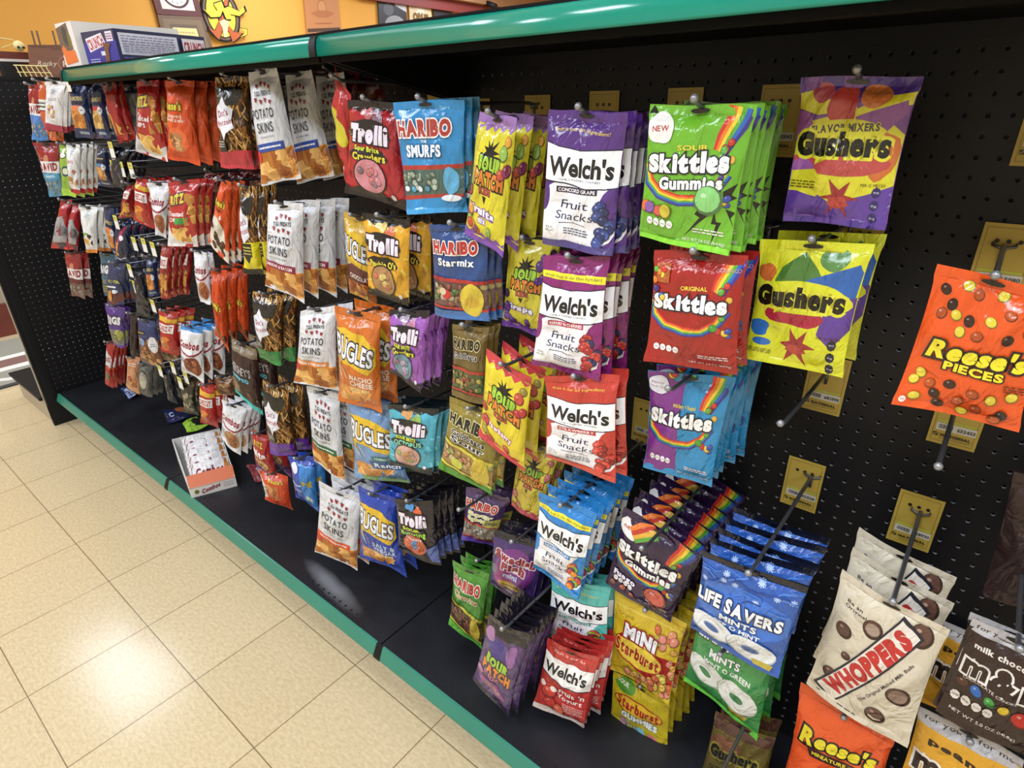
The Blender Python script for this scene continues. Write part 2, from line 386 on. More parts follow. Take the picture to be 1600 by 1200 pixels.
@art
def starburst_gummies():
    A = Art('bda81e', 1.15, T=.022, bot='7aa82a'); A.ell(.22, .08, .2, .12, '4c8a2c', rot=15); A.text('SOUR', .2, .07, .2, .05, 'd8e0c0', rot=10, bold=.03)
    A.ell(.48, .33, .44, .14, '9c2a1c', rot=5); A.ell(.48, .33, .42, .12, 'd8b02c', rot=5); A.text('Starburst', .48, .32, .74, .13, 'a8281c', rot=5, bold=.05)
    A.text('GUMMIES', .52, .49, .62, .09, 'eef0ee', ol='3c6c3c', ow=.07, bold=.06, rot=5, grow=-.06)
    A.scatter(.2, .58, .4, .74, 4, .07, ['c89ab0', 'a8b06c']); A.poly([(.44,.62),(.6,.6),(.66,.72),(.48,.74)], '78b8c4'); A.poly([(.68,.62),(.84,.64),(.82,.8),(.68,.78)], 'd8787c'); A.ell(.62, .8, .22, .05, 'a8b450', rot=6)
    A.small(.05, .72, .35, .78, 2, '6c5c1c'); A.poly([(0,.9),(1,.94),(1,1),(0,1)], '8cc42c'); return A
@art
def lifesavers_blue():
    A = Art('2a55a4', 1.25, T=.03, top='141828', film=0); A.ell(.5, .45, .55, .3, '3a6cc0'); r = random.Random(3)
    A.rect(0, 0, 1, .03, '10131c')
    for i in range(9):
        x, y = r.uniform(.05, .95), r.uniform(.06, .3)
        for k in range(4): a = k*PI/4; A.line([(x-.035*math.cos(a), y-.035*math.sin(a)/1.25), (x+.035*math.cos(a), y+.035*math.sin(a)/1.25)], .012, 'a8c0e4')
    A.strokes(.0, .05, 1, .33, 22, ['1f4288', '3a68b8', '4a7ac8'], .02, .2, 7, (-.6, .6))
    A.text('LIFE SAVERS', .47, .44, .92, .13, 'e8ecf2', ol='16244c', ow=.07, bold=.05, rot=0, arc=.15, gap=.05); A.text('MINTS', .5, .565, .4, .07, 'dfe5ee', ol='1c3470', ow=.05, bold=.04); A.text('PEP O MINT', .5, .645, .5, .045, 'dfe5ee', bold=.03)
    for x, y in ((.24, .77), (.68, .81)): A.ell(x, y, .27, .17, '98a4b8', rot=8); A.ell(x, y-.008, .26, .155, 'dcdfe0', rot=8, wob=.02); A.ell(x, y-.01, .1, .055, '8c98ac', rot=8); A.ell(x, y-.006, .085, .04, '3c5890', rot=8)
    A.poly([(.7,.9),(.93,.9),(.9,.96),(.73,.96)], 'b0a03c'); return A
@art
def lifesavers_green():
    A = Art('2f7a3c', 1.2, T=.03, bot='6cc84c'); A.ell(.5, .4, .55, .3, '3f8c4c')
    A.text('LIFE SAVERS', .5, .2, .9, .13, 'd8dcd8', ol='123018', ow=.07, bold=.05, arc=.1); A.text('MINTS', .45, .37, .4, .08, 'e4e8e4', bold=.04, ol='164020'); A.text('WINT O GREEN', .5, .48, .62, .055, 'e4e8e4', bold=.03)
    for x, y in ((.24, .64), (.68, .70)): A.ell(x, y, .27, .18, 'a0ac9c', rot=8); A.ell(x, y-.008, .26, .165, 'd8dad4', rot=8, wob=.02); A.ell(x, y-.006, .09, .05, '3c7848', rot=8)
    A.poly([(.6,.84),(.85,.84),(.82,.9),(.63,.9)], 'a8983c'); A.rect(0, .93, 1, 1, '5ab83c'); return A
def gush(bg, c2, c3, mixers=False):
    A = Art(bg, 1.35 if mixers else 1.15, T=.024, bot=c2 if mixers else bg)
    A.ell(.5, .6, .7, .5, 'd8d234' if mixers else bg)
    if mixers:
        A.poly([(0,0),(1,0),(1,.12),(.7,.16),(.4,.1),(.15,.12),(0,.1)], c2)
        A.poly([(0,.1),(.15,.08),(.3,.15),(.45,.1),(.55,.2),(.75,.12),(1,.09),(1,.17),(.8,.2),(.6,.26),(.4,.22),(.2,.24),(0,.2)], 'd8d234')
        A.ell(.42, .2, .13, .2, 'b8423c', wob=.1); A.ell(.22, .1, .1, .09, 'b04c58', wob=.05); A.ell(.68, .12, .13, .1, 'c8743c', wob=.06); A.poly([(.55,.25),(.95,.14),(.98,.22),(.8,.38),(.6,.35)], '8c5098'); A.ell(.05, .33, .12, .16, '9a5aa0'); A.ell(.85, .5, .14, .22, 'c86c34', wob=.08); A.ell(.45, .55, .5, .13, 'b84a48', wob=.06); A.ell(.1, .6, .14, .09, '9a5aa0')
        A.poly([(0,.72),(.2,.7),(.35,.8),(.5,.86),(.62,.8),(.8,.76),(1,.7),(1,1),(0,1)], '5c3c94'); A.poly([(0,.62),(.25,.6),(.4,.72),(.3,.8),(.1,.76),(0,.76)], 'd8d234')
        A.ell(.46, .4, .42, .13, 'd8d234', wob=.04, n=30); A.ell(.47, .335, .36, .09, 'd8d234', wob=.05, n=26); A.text('FLAVOR MIXERS', .47, .325, .62, .05, '4c463c', bold=.05, arc=.1, rot=-3, ol='dcd63c', ow=.06)
        y = .43; cy = .8
    else:
        A.poly([(.25,.2),(.45,.08),(.6,.2),(.75,.36),(.3,.4),(.2,.3)], '4c7a34'); A.ell(.72, .12, .13, .09, '5c8a4c', wob=.05); A.poly([(.5,.28),(.95,.14),(1,.2),(.98,.4),(.75,.42)], '2f62ac'); A.ell(.1, .25, .1, .08, 'c86c34', wob=.07)
        A.poly([(.75,.42),(1,.38),(1,.62),(.85,.78),(.7,.68)], '5c3c8c'); A.ell(.45, .56, .3, .1, 'a8283c', wob=.07); A.ell(.1, .7, .12, .08, '2f6cb8', wob=.1); A.ell(.16, .82, .1, .04, '2f6cb8')
        A.ell(.48, .42, .48, .15, bg, wob=.04, n=30); y = .42; cy = .8
    A.text('Gushers', .47, y, .88, .14, '17150f', ol='dcd63c', ow=.12, bold=.09, gap=.03, arc=.05)
    A.star(.52, cy, .2, .07, 6, '9c2c30', .2); A.poly([(.44,cy),(.58,cy-.01),(.63,cy+.05),(.53,cy+.08),(.42,cy+.05)], 'b8443c')
    A.facts(.86, cy-.05, 4, True, '1c1c30' if not mixers else '2c2460', 'c8c8d0', .085); A.small(.02, .68 if mixers else .88, .28, .74 if mixers else .92, 3, '6c6420'); A.text('PER 12 PIECES', .82, cy-.1, .22, .02, '5c2c1c', bold=0)
    return A
@art
def gushers_mix(): return gush('7a4a98', '4c3488', '', True)
@art
def gushers_yel(): return gush('d6d82e', 'd6d82e', '')
@art
def gushers_dark():
    A = Art('5c5020', 1.15, T=.024); A.rect(0, 0, 1, .16, '4a2c24'); A.ell(.3, .3, .3, .12, '6c4430', wob=.1); A.ell(.8, .55, .3, .2, '74662a', wob=.1); A.rect(0, .8, 1, 1, '847a2c'); A.text('Gushers', .47, .40, .84, .14, '17150f', ol='8c8430', ow=.12, bold=.07, gap=.03, arc=.05); A.small(.1, .6, .6, .7, 3, '2c2810'); return A
@art
def reese_pieces():
    A = Art('e0551c', 1.35, T=.026, film=0); r = random.Random(2)
    pts = [(.32,.09),(.13,.14),(.42,.13),(.22,.22),(.62,.1),(.72,.2),(.28,.28),(.4,.3),(.15,.29),(.85,.12),(.58,.27),(.9,.3),(.35,.38),(.75,.36),(.5,.38),(.88,.2),(.14,.72),(.24,.78),(.1,.78),(.4,.75),(.6,.78),(.3,.85),(.75,.8),(.5,.86),(.15,.9),(.35,.92),(.65,.9),(.85,.9),(.9,.75),(.8,.95),(.55,.94)]
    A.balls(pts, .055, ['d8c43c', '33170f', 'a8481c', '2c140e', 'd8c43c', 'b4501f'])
    A.text("Reese's", .55, .51, .82, .12, 'e4d42c', ol='2c1610', ow=.1, bold=.05, shear=.35, rot=-2, gap=.03); A.text('PIECES', .55, .62, .5, .055, 'e4d42c', ol='2c1610', ow=.1, bold=.05, rot=0)
    A.small(.82, .66, .98, .72, 3, '5c2410'); A.facts(.07, .94, 1, False, 'e8e0d8', '5c2410', .06); return A
@art
def reese_mini():
    A = Art('dc5420', 1.3, T=.03); A.text("Reese's", .5, .32, .82, .13, 'e4d42c', ol='2c1610', ow=.1, bold=.05, shear=.3, rot=-2, gap=.03); A.poly([(.18,.42),(.88,.42),(.85,.5),(.22,.5)], '3c1c14'); A.text('MINIATURE CUPS', .53, .46, .58, .035, 'e4d42c', bold=.03)
    A.chips(.1, .62, .9, .92, 12, ['8a4c24', '6c3418', 'a8682c'], .12, 4); return A
@art
def whoppers():
    A = Art('cdc3ae', 1.45, T=.035, film=1, st=.05)
    A.text('Be an', .2, .15, .16, .026, '3c2c28', bold=.02); A.text('Original', .22, .185, .22, .026, '3c2c28', bold=.02)
    for x, y, k in ((.16,.365,1.0),(.41,.236,1.15),(.82,.12,1.25),(.25,.53,.55),(.16,.75,.9),(.8,.6,1.35),(.66,.86,1.15)): A.ell(x, y, .085*k, .085*k, '38241f'); A.ell(x-.008, y-.006, .07*k, .07*k, '5c3f34'); A.ell(x-.03*k, y-.02*k, .018*k, .012*k, 'a88c7c')
    A.ell(.8, .6, .085, .085, '8c7464'); A.ell(.41, .236, .07, .06, '9c8878')
    A.band([(.6,.88),(.66,.895),(.72,.88)], .015, .015, ['d8ccb8'])
    A.band([(.16, .95), (.74, .09)], .25, .25, ['23232e']); A.band([(.175, .93), (.725, .11)], .21, .21, ['dcd4c8'])
    A.text('WHOPPERS', .45, .52, 1.16, .115, 'b8302c', rot=-64, bold=.07, ol='a8282c', ow=.01, gap=.05)
    A.text('The Original Malted Milk Balls', .66, .56, .8, .022, '3c2c28', rot=-64, bold=.01); A.small(.1, .95, .5, .97, 1, '5c4c44'); return A
@art
def mm_brown():
    A = Art('2e1d19', 1.3, T=.034, film=1, top='a8a4a4'); A.rect(0, 0, 1, .1, 'aaa6a6'); A.text('for you & for me', .5, .05, .86, .035, '3c3430', shear=.1)
    A.text('milk chocolate', .5, .19, .8, .05, 'd8d0c8', bold=.04); A.text('m&m', .52, .38, .92, .2, '2e1d19', ol='dcd6d0', ow=.07, bold=.045, gap=.14); A.text('CHOCOLATE CANDIES', .4, .52, .6, .025, 'd0c8c0', bold=0)
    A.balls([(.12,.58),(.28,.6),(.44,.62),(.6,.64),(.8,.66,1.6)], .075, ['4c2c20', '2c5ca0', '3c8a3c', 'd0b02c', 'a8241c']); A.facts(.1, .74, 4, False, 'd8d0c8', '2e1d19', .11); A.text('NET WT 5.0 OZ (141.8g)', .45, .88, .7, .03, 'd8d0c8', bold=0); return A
@art
def mm_peanut():
    A = Art('cc962a', 1.3, T=.034, film=1, top='a8a4a4'); A.rect(0, 0, 1, .12, 'aaa6a6'); A.text('for you & for me', .5, .06, .86, .035, '3c3430'); A.text('peanut', .5, .22, .7, .06, '2c1c14', bold=.05); A.text('m&m', .52, .45, .92, .24, '2e1d19', ol='dcd6d0', ow=.07, bold=.045, gap=.14); return A
@art
def brown_pouch():
    A = Art('2b1c1c', 1.3, T=.02, film=1); A.rect(.1, .1, .9, .14, '36262a'); A.small(.25, .35, .75, .45, 2, '4a3834'); return A
def trolli(bg, spat, dark, sub1, sub2, subc, blobs, T=.028):
    A = Art(bg, 1.4, T=T, top=dark, bot=dark); r = random.Random(len(sub2))
    A.strokes(0, .02, 1, .95, 34, spat, .05, .12, 3)
    A.poly([(0,0),(1,0),(1,.07),(.9,.1),(.75,.07),(.6,.11),(.45,.08),(.3,.12),(.1,.07),(0,.1)], dark); A.poly([(0,.88),(.1,.92),(.25,.87),(.45,.92),(.6,.88),(.8,.93),(1,.88),(1,1),(0,1)], dark)
    A.ell(.42, .12, .12, .07, blobs[0], wob=.2); A.ell(.62, .16, .1, .08, blobs[1], wob=.2)
    A.ell(.45, .3, .43, .17, dark, wob=.05, n=26); A.text('Trolli', .45, .31, .74, .15, 'e4d8e4', ol='2a1220', ow=.08, bold=.11, gap=.07)
    A.ell(.45, .52, .36, .1, dark, wob=.07, n=24)
    if sub1: A.text(sub1, .42, .46, .46, .05, 'cfd83c', ol='1c1c14', bold=.04, ow=.05)
    A.text(sub2, .45, .54, .62, .075, subc, ol='1c1c14', bold=.04, ow=.05, rot=-3); A.ell(.45, .74, .3, .27, dark, n=22); A.ell(.45, .74, .275, .245, blobs[2], n=22); A.scatter(.28, .66, .62, .83, 7, .07, blobs, 5)
    A.ell(.82, .9, .04, .045, 'd8d8d8', n=8); return A
@art
def trolli_red(): return trolli('a8242c', ['b82c34', '8c1a24'], '1d1214', 'Sour Brite', 'Crawlers', 'd8c83c', ['b86a6c', '8c6c80', 'c8828c'])
@art
def trolli_peach(): return trolli('d8a02c', ['e4b83c', 'c88a24', 'e0c050'], '17130f', '', "Peachie O's", 'dcc83c', ['d8c070', 'c86a4c', 'a87c50'])
@art
def trolli_purple(): return trolli('9a5ab0', ['7c3c94', 'b478c4', '5c2c74', 'a868b8'], '1b1420', 'SOUR BRITE', 'Crawlers', 'd8d03c', ['a898a8', 'b87c9c', '6c8a9c'])
@art
def trolli_octo():
    A = trolli('4aa4b8', ['5ab8cc', '3a8ca4', '6cc4d4'], '121a1e', 'SOUR BRITE', 'OCTOPUS', '7cc8a8', ['c8945c', '8cac5c', 'c89c8c']); return A
@art
def trolli_burst():
    A = trolli('201c24', ['2c2834', '1a1820', '3c3448'], '17151a', 'SOUR', 'Bursting', 'a0d040', ['4a8cc4', 'd8643c', 'c8603c'])
    A.poly([(.7,.78),(1,.66),(1,.95),(.8,.96)], '4c5c98'); A.text('Crawlers', .45, .62, .4, .04, 'dcd8dc', bold=.03); return A
@art
def red_side():
    A = Art('b0262c', 1.9, T=.03); A.ell(.5, .5, .5, .3, 'c8bc34'); A.rect(0, .9, 1, 1, '8c1a20'); return A
def haribo(bg, win, stripe, sub, subc, bot, title='b0302c', ol='e4dcd4', asp=1.5, bear=None):
    A = Art(bg, asp, T=.026, bot=bot); A.rect(0, .58, 1, .88, win); A.scatter(.03, .62, .97, .85, 34, .06, bear or ['8c4c3c', 'a8945c', '5c6c3c', 'b0a890'], 7)
    A.poly([(0,.53),(1,.56),(1,.60),(0,.57)], stripe); A.poly([(0,.85),(1,.87),(1,.9),(0,.88)], stripe); A.rect(0, .9, 1, 1, bot)
    A.text('HARIBO', .46, .22, .82, .12, title, ol=ol, ow=.07, bold=.06, gap=.06); subs = sub.split('|')
    for i, t in enumerate(subs): A.text(t, .48, .37 + .09*i, .66, .075, subc, ol=None if subc == 'e8e8e4' else 'e8e4dc', ow=.05, bold=.04)
    return A
@art
def haribo_blue():
    A = Art('2b86c0', 1.55, T=.026, bot='3a94cc'); A.text('Share the', .8, .06, .25, .03, '8cc4dc', bold=0); A.rect(0, .58, 1, .82, '48625c'); A.poly([(0,.55),(1,.545),(1,.585),(0,.59)], 'a8342c'); A.poly([(0,.82),(1,.82),(1,.85),(0,.86)], 'a8342c')
    A.scatter(.04, .62, .62, .76, 26, .045, ['7c8c7c', '9ca898', '5c7464', 'a8b4a4'], 4); A.balls([(.08,.76),(.2,.765),(.32,.765),(.44,.765)], .05, ['d4dce0', '4c94b4']); A.ell(.82, .7, .12, .2, '5aa4cc', wob=.05); A.ell(.8, .86, .16, .05, 'd8dee4')
    A.text('HARIBO', .45, .225, .8, .13, 'a83430', ol='ece4e0', ow=.08, bold=.06); A.text('SMURFS', .43, .42, .56, .10, 'dfe8f0', ol='24507c', ow=.06, bold=.05); A.text('THE', .45, .34, .09, .025, 'e4ecf0', bold=.02); return A
@art
def haribo_starmix():
    A = haribo('27467c', '6c4c44', 'a8302c', 'Starmix', 'e8e8e4', '3c68a0'); A.ell(.74, .77, .2, .28, 'd0b83c', wob=.03); A.ell(.74, .8, .13, .1, 'c8a434'); A.ell(.3, .72, .09, .08, 'b8302c'); A.ell(.22, .69, .07, .06, 'd8c8a8'); return A
@art
def haribo_gold(): return haribo('6c5a30', '54603c', 'a8382c', 'Goldbears', '23201c', '6c5a30', '1f1c18', 'c8b884', bear=['8c6c3c', '4c6c34', '9c4c34', 'b09c4c'])
@art
def haribo_sour():
    A = haribo('8c7c34', '9c7c48', 'c8bc40', 'Goldbears|Sour', '23201c', '4c8c2c', '1f1c18', 'c8c090', bear=['b08c54', '9ca05c', 'b87c5c', 'c8b47c']); A.ell(.78, .74, .17, .3, 'c8b03c', wob=.05); A.ell(.33, .78, .11, .1, 'b8bc48', n=14); return A
@art
def haribo_sghetti():
    A = haribo('4c3560', '8c8474', 'a8342c', 'Sour|Sghetti', 'c8cc7c', '4c3590', bear=['9c988c', '8c7c74', 'b8b4a8', 'a8988c']); A.poly([(.6,.44),(1,.4),(1,.58),(.6,.56)], 'b0aa4c'); A.text('ZING', .78, .49, .3, .06, '23304c', bold=.04); return A
@art
def haribo_green():
    A = haribo('4c8c34', '5c3c2c', 'b8b038', 'Cherries', 'a87c30', '4c9c34', bear=['5c2c20', '7c3c2c', '4c4c24']); A.ell(.8, .75, .14, .26, 'c0ac34', wob=.06); return A
def sourpatch(bg, top, bot, flav, fc, fruits, word='KIDS', asp=1.9):
    A = Art(bg, asp, T=.024, top=top, bot=bot); A.poly([(0,0),(1,0),(1,.09)]+[(1-i*.1, .09+(.03 if i % 2 else -.01)) for i in range(11)], top); A.poly([(0,1),(1,1),(1,.91)]+[(1-i*.1, .90+(.03 if i % 2 else 0)) for i in range(11)], bot)
    A.star(.5, .26, .22, .09, 9, '14140f', .2); A.text('SOUR', .52, .35, .58, .1, '9ac43c', ol='16180f', ow=.1, bold=.08, rot=2); A.text('PATCH', .52, .46, .72, .1, 'd87c30', ol='16180f', ow=.1, bold=.08, rot=2); A.text(word, .47, .555, .28, .05, 'b84848', ol='16180f', ow=.07, bold=.05)
    A.poly([(.4,.6),(.5,.6),(.46,.66),(.42,.63)], '16180f')
    A.text(flav, .42, .72, .64, .06, 'e8e4ec', ol=fc, ow=.09, bold=.06, rot=4); A.text('mix' if flav == 'Fruits' else '', .42, .79, .2, .05, 'e8e4ec', ol=fc, ow=.09, bold=.05)
    A.scatter(.78, .14, .95, .62, 4, .1, fruits, 3); A.scatter(.02, .5, .14, .85, 4, .1, fruits[::-1], 5); A.scatter(.1, .84, .9, .9, 5, .09, fruits, 8); return A
@art
def sp_fruits(): return sourpatch('d8cc34', '9a74b4', '7c4ca4', 'Fruits', '7c4c9c', ['c84c3c', 'd89c3c', '8cb04c', '8c3c5c'])
@art
def sp_grape(): return sourpatch('ccc03a', 'ccc03a', '6c3c9c', 'Grape', '6c3c94', ['5c3484', '6c4494', '4c2c74'])
@art
def sp_straw(): return sourpatch('dcc832', 'c03c44', 'c83c48', 'Strawberry', 'a82c38', ['b83438', '9c8c3c', 'c84c40'])
@art
def sp_lemon(): return sourpatch('d4c048', '8c8440', 'b84c58', '', 'a82c38', ['d8c03c', 'c06c6c'], asp=1.5)
@art
def sp_dark():
    A = sourpatch('4a2c64', '1d1a22', '221c30', '', '', ['8c5c8c', '6c3c84'], asp=1.75); A.L = [l for l in A.L]; B = Art('4a2c64', 1.75, T=.024, top='1d1a22', bot='221c30')
    B.rect(0, 0, 1, .16, '1d1a22'); B.ell(.4, .3, .3, .2, '3c2c7c'); B.ell(.15, .2, .13, .14, 'a0709c', wob=.08); B.ell(.75, .3, .12, .2, '8c5c94', wob=.1); B.text('SOUR', .48, .47, .6, .1, '9ac43c', ol='16180f', ow=.1, bold=.08); B.text('PATCH', .5, .58, .74, .1, 'd87c30', ol='16180f', ow=.1, bold=.08)
    B.text('KIDS', .4, .68, .4, .06, 'b85c8c', ol='16180f', ow=.05, bold=.05); B.scatter(.02, .66, .2, .85, 4, .1, ['8c4c84', 'a86c9c'], 2); B.ell(.5, .8, .36, .1, '7c3c74'); B.small(.3, .78, .7, .82, 1, 'a8883c'); return B
@art
def swedish():
    A = Art('3c2860', 1.2, T=.026, top='1d1a26', bot='2c2244'); A.rect(0, 0, 1, .1, '1d1a26'); A.ell(.5, .5, .42, .4, '6c2c74'); A.ell(.3, .65, .22, .25, '8c3474'); A.text('Swedish', .5, .33, .84, .12, '8c2430', ol='d8ccd0', ow=.07, bold=.06, rot=5); A.text('Fish', .5, .48, .5, .13, '8c2430', ol='d8ccd0', ow=.07, bold=.06, rot=5); A.text('mini', .46, .63, .3, .08, 'b4c8e4', bold=.04, rot=5)
    A.ell(.5, .8, .3, .08, 'a8842c', rot=5); A.small(.3, .78, .7, .83, 1, '4c3414'); A.band([(.2,.85),(.5,.93),(.85,.9)], .02, .02, ['b0a03c']); A.ell(.08, .6, .08, .1, '6c6474'); return A
def potato(fl, c, band='ffffff', red=None):
    A = Art('d2d2d4', 1.75, T=.05, film=1, back='b0b0b2'); r = random.Random(3)
    A.chips(.0, .70, 1, .97, 26, CHIP, .16, 3, 'b07030')
    A.rect(0, .63, .86, .705, c); (A.text(fl, .42, .668, .72, .035, 'f0ecec', bold=.03) if fl else A.small(.1, .65, .78, .685, 1, 'f0ecec')); A.ell(.06, .74, .1, .09, 'c03c2c')
    for x, y, q in ((.34,.14,1),(.46,.12,1),(.6,.13,1),(.72,.15,.8),(.3,.25,1),(.44,.27,1),(.58,.26,1),(.72,.28,.9)): A.poly([(x-.045*q,y-.02),(x+.045*q,y-.012),(x+.01,y+.028*q),(x-.03,y+.01)], '8c2c30')
    A.text("T.G.I. FRIDAYS", .52, .2, .5, .04, '232326', bold=.03); A.text('POTATO', .45, .37, .64, .085, '37373c', bold=.015, gap=.12); A.text('SKINS', .45, .49, .5, .09, '37373c', bold=.015, gap=.12); A.text('STYLE SNACK CRISPS', .45, .575, .46, .018, '4c4c52', bold=0); return A
@art
def potato_blue(): return potato('', '2c4a94')
@art
def potato_maroon(): return potato('CHEDDAR & BACON', '8c2444')
@art
def potato_orange(): return potato('CHEDDAR & SOUR CREAM', 'd8843c')
@art
def potato_green(): return potato('', '2c6438')
@art
def potato_red(): return potato('', 'd8562c')
def bugles(bg, sub, sc_, subs, T=.05):
    A = Art(bg, 1.5, T=T, film=0); A.chips(.1, .76, .9, .94, 9, CHIP[:3] + ['d8b070'], .16, 9); A.poly([(0,.2),(.25,.16),(.7,.2),(.95,.3),(.95,.48),(.8,.58),(.4,.52),(.15,.5),(.12,.62),(.04,.5),(0,.48)], 'd8b02c')
    A.text('BUGLES', .47, .37, .88, .2, 'e8e8ec', ol='1a2240', ow=.06, bold=.03, rot=8, gap=.06, grow=-.12)
    for i, t in enumerate(subs): A.text(t, .62, .64 + .065*i, .5, .055, sc_, bold=.03)
    A.strokes(.05, .55, .3, .75, 4, ['d8d0c0'], .012, .25, 4, (1, 1.4)); return A
@art
def bugles_nacho(): return bugles('c86a28', '', 'ecdccc', ['NACHO', 'CHEESE'])
@art
def bugles_ranch():
    A = bugles('6f90b8', '', 'e0e8f0', []); A.poly([(.45,.62),(1,.6),(1,.68),(.5,.69)], '2f6c6c'); A.text('Hidden Valley', .75, .645, .45, .03, 'd8e8e0', bold=.01); A.poly([(.4,.69),(1,.68),(1,.79),(.44,.8)], '24508c'); A.text('Ranch', .72, .74, .46, .06, 'e4e8f0', bold=.03); A.rect(0, .95, 1, 1, '6c8c5c'); return A
@art
def bugles_salt(): return bugles('2440a0', '', 'c8d4e8', ['SALT &', 'VINEGAR'])
@art
def bugles_choc():
    A = bugles('c8a03c', '', 'e0d0c0', []); A.poly([(0,.62),(.3,.55),(1,.6),(1,.82),(0,.8)], '5c2c2c'); A.text('CHOCOLATE', .55, .7, .7, .06, 'e0d4c8', bold=.03); A.chips(0, .78, 1, .97, 14, ['b8703c', '9c5428', 'c8884c'], .18, 3); return A
PRET = ['9a6428', 'c08c40', '7c4c1c', 'b87c34', 'd8a854']
def dots(bot, base='20201e', sub=None):
    A = Art('4a3018', 1.9, T=.045, bot=bot, film=0, back='3a3430'); A.strokes(0, 0, 1, .8, 170, PRET + ['d8b070', '3a2412'], .036, .24, 6, (.7, 2.2)); A.poly([(.05,.1),(.9,.12),(.8,.3),(.05,.3)], '1c1a18'); A.rect(0, .3, .36, .8, '22201e')
    A.poly([(.32,.2),(.42,.28),(.66,.34),(.6,.46),(.66,.54),(.4,.6),(.32,.68),(.22,.58),(.02,.52),(.08,.42),(.02,.34),(.22,.28)], 'dcdce4')
    A.text("Dot's", .34, .38, .36, .07, '8c3050', bold=.03, rot=-8); A.text('Pretzels', .35, .48, .5, .06, 'a03c4c', bold=.02, rot=-8); A.small(.03, .68, .32, .76, 3, 'c8c8c0'); A.poly([(0,.82),(.3,.8),(1,.78),(1,1),(0,1)], bot); return A
@art
def dots_red(): return dots('b02c38')
@art
def dots_green(): return dots('2c7c3c')
@art
def dots_purple(): return dots('5c2c8c')
@art
def dots_yellow():
    A = dots('d8c428'); A.poly([(0,.62),(1,.6),(1,.92),(.5,1),(0,.97)], 'dccc24'); A.rect(.1, .62, .7, .78, '1c1a16'); A.poly([(.25,.78),(.6,.78),(.42,.86)], '1c1a16'); A.small(.15, .65, .65, .76, 3, 'c8c060'); A.rect(0, .93, 1, 1, '1a1812'); return A
def reese_bag(kind):
    A = Art('cc4c20' if kind != 'dark' else 'c8481e', 1.9, T=.045, film=1)
    if kind == 'popped':
        A.text("Reese's", .34, .3, .66, .1, 'dccc3c', ol='241812', ow=.08, bold=.04, shear=.1); A.text('Dipped', .4, .42, .5, .045, 'e4ccb8', bold=.02); A.text('Pretzels', .42, .47, .6, .045, 'e4ccb8', bold=.02); A.ell(.45, .72, .36, .3, 'd86838'); A.chips(.15, .62, .62, .85, 10, ['a87848', 'c8a070', '8c5c30'], .12, 4)
    elif kind == 'white':
        A.ell(.35, .76, .5, .5, 'cfc6b4', wob=.04); A.rect(0, .85, 1, 1, 'cfc6b4'); A.scatter(.08, .66, .8, .94, 7, .12, ['4c2c20', '3c2218'], 2); A.text("Reese's", .42, .3, .66, .09, 'dccc3c', ol='241812', ow=.08, bold=.04); A.text('CRISPY', .45, .4, .5, .04, '3c1c14', bold=.02); A.star(.6, .48, .08, .04, 5, 'e8d8cc')
    else:
        A.text("Reese's", .45, .45, .66, .09, 'dccc3c', ol='241812', ow=.08, bold=.04); A.text('Sticks', .42, .54, .5, .04, '3c1c14', bold=.02); A.scatter(.1, .74, .9, .92, 7, .13, ['8c5024', '5c2c18', 'a8682c'], 2)
    return A
@art
def reese_popped(): return reese_bag('popped')
@art
def reese_white(): return reese_bag('white')
@art
def reese_dark(): return reese_bag('dark')
def ritz(sub='Toasted', green=False):
    A = Art('a82828', 1.5, T=.05, film=0, back='c8c8c8'); A.poly([(0,.6),(.2,.78),(.7,.9),(1,.8),(1,1),(0,1)], 'd0ccc8'); A.text('RITZ', .38, .26, .5, .13, 'd8c43c', ol='24303c', ow=.1, bold=.06, rot=-6); A.text(sub, .36, .48, .6, .07, 'e8e0e0', bold=.03); A.text('CHIPS', .3, .57, .4, .06, 'e8e0e0', bold=.03)
    if green: A.rect(.35, .54, .75, .64, '3c9444')
    A.chips(.68, .2, .95, .66, 6, ['c8944c', 'b07834', 'd8ac5c'], .13, 3); A.chips(.2, .7, .85, .92, 12, ['c8944c', 'b07834', 'd8ac5c'], .14, 5); return A
@art
def ritz_silver(): A = ritz(); A.poly([(0,.2),(.14,.3),(.12,.7),(.3,.98),(0,.98)], 'c8c8cc'); return A
@art
def ritz_green(): return ritz(green=True)
@art
def ritz_bits():
    A = Art('a02828', 1.6, T=.04, bot='6c3c84'); A.text('RITZ', .45, .22, .5, .12, 'd8b03c', ol='3c2018', bold=.05, ow=.06); A.text('bits', .42, .43, .66, .15, 'ece8e8', bold=.06); A.scatter(.15, .6, .75, .8, 5, .15, ['b08048', 'c8985c']); A.poly([(0,.82),(.5,.78),(1,.84),(1,1),(0,1)], '74488c'); return A
def cheezit(bg='a4201e'):
    A = Art(bg, 1.45, T=.045); A.poly([(0,.12),(1,.16),(1,.25),(0,.21)], 'd0a030'); A.rect(.1, .28, .9, .47, 'e0dcd8'); A.text('CHEEZ-IT', .5, .375, .7, .12, 'a02024', bold=.04); A.chips(.05, .58, .75, .93, 9, ['c87c34', 'd8943c', 'b8642c'], .18, 5); return A
@art
def cheez(): return cheezit()
@art
def cheez_small():
    A = Art('8c2020', 1.9, T=.04); A.rect(.0, .2, .8, .4, 'd8d4d0'); A.text('CHEEZ', .4, .3, .6, .1, 'a02024', bold=.04); A.chips(.1, .5, .8, .95, 10, ['c8943c', 'b87c34'], .18, 2); return A
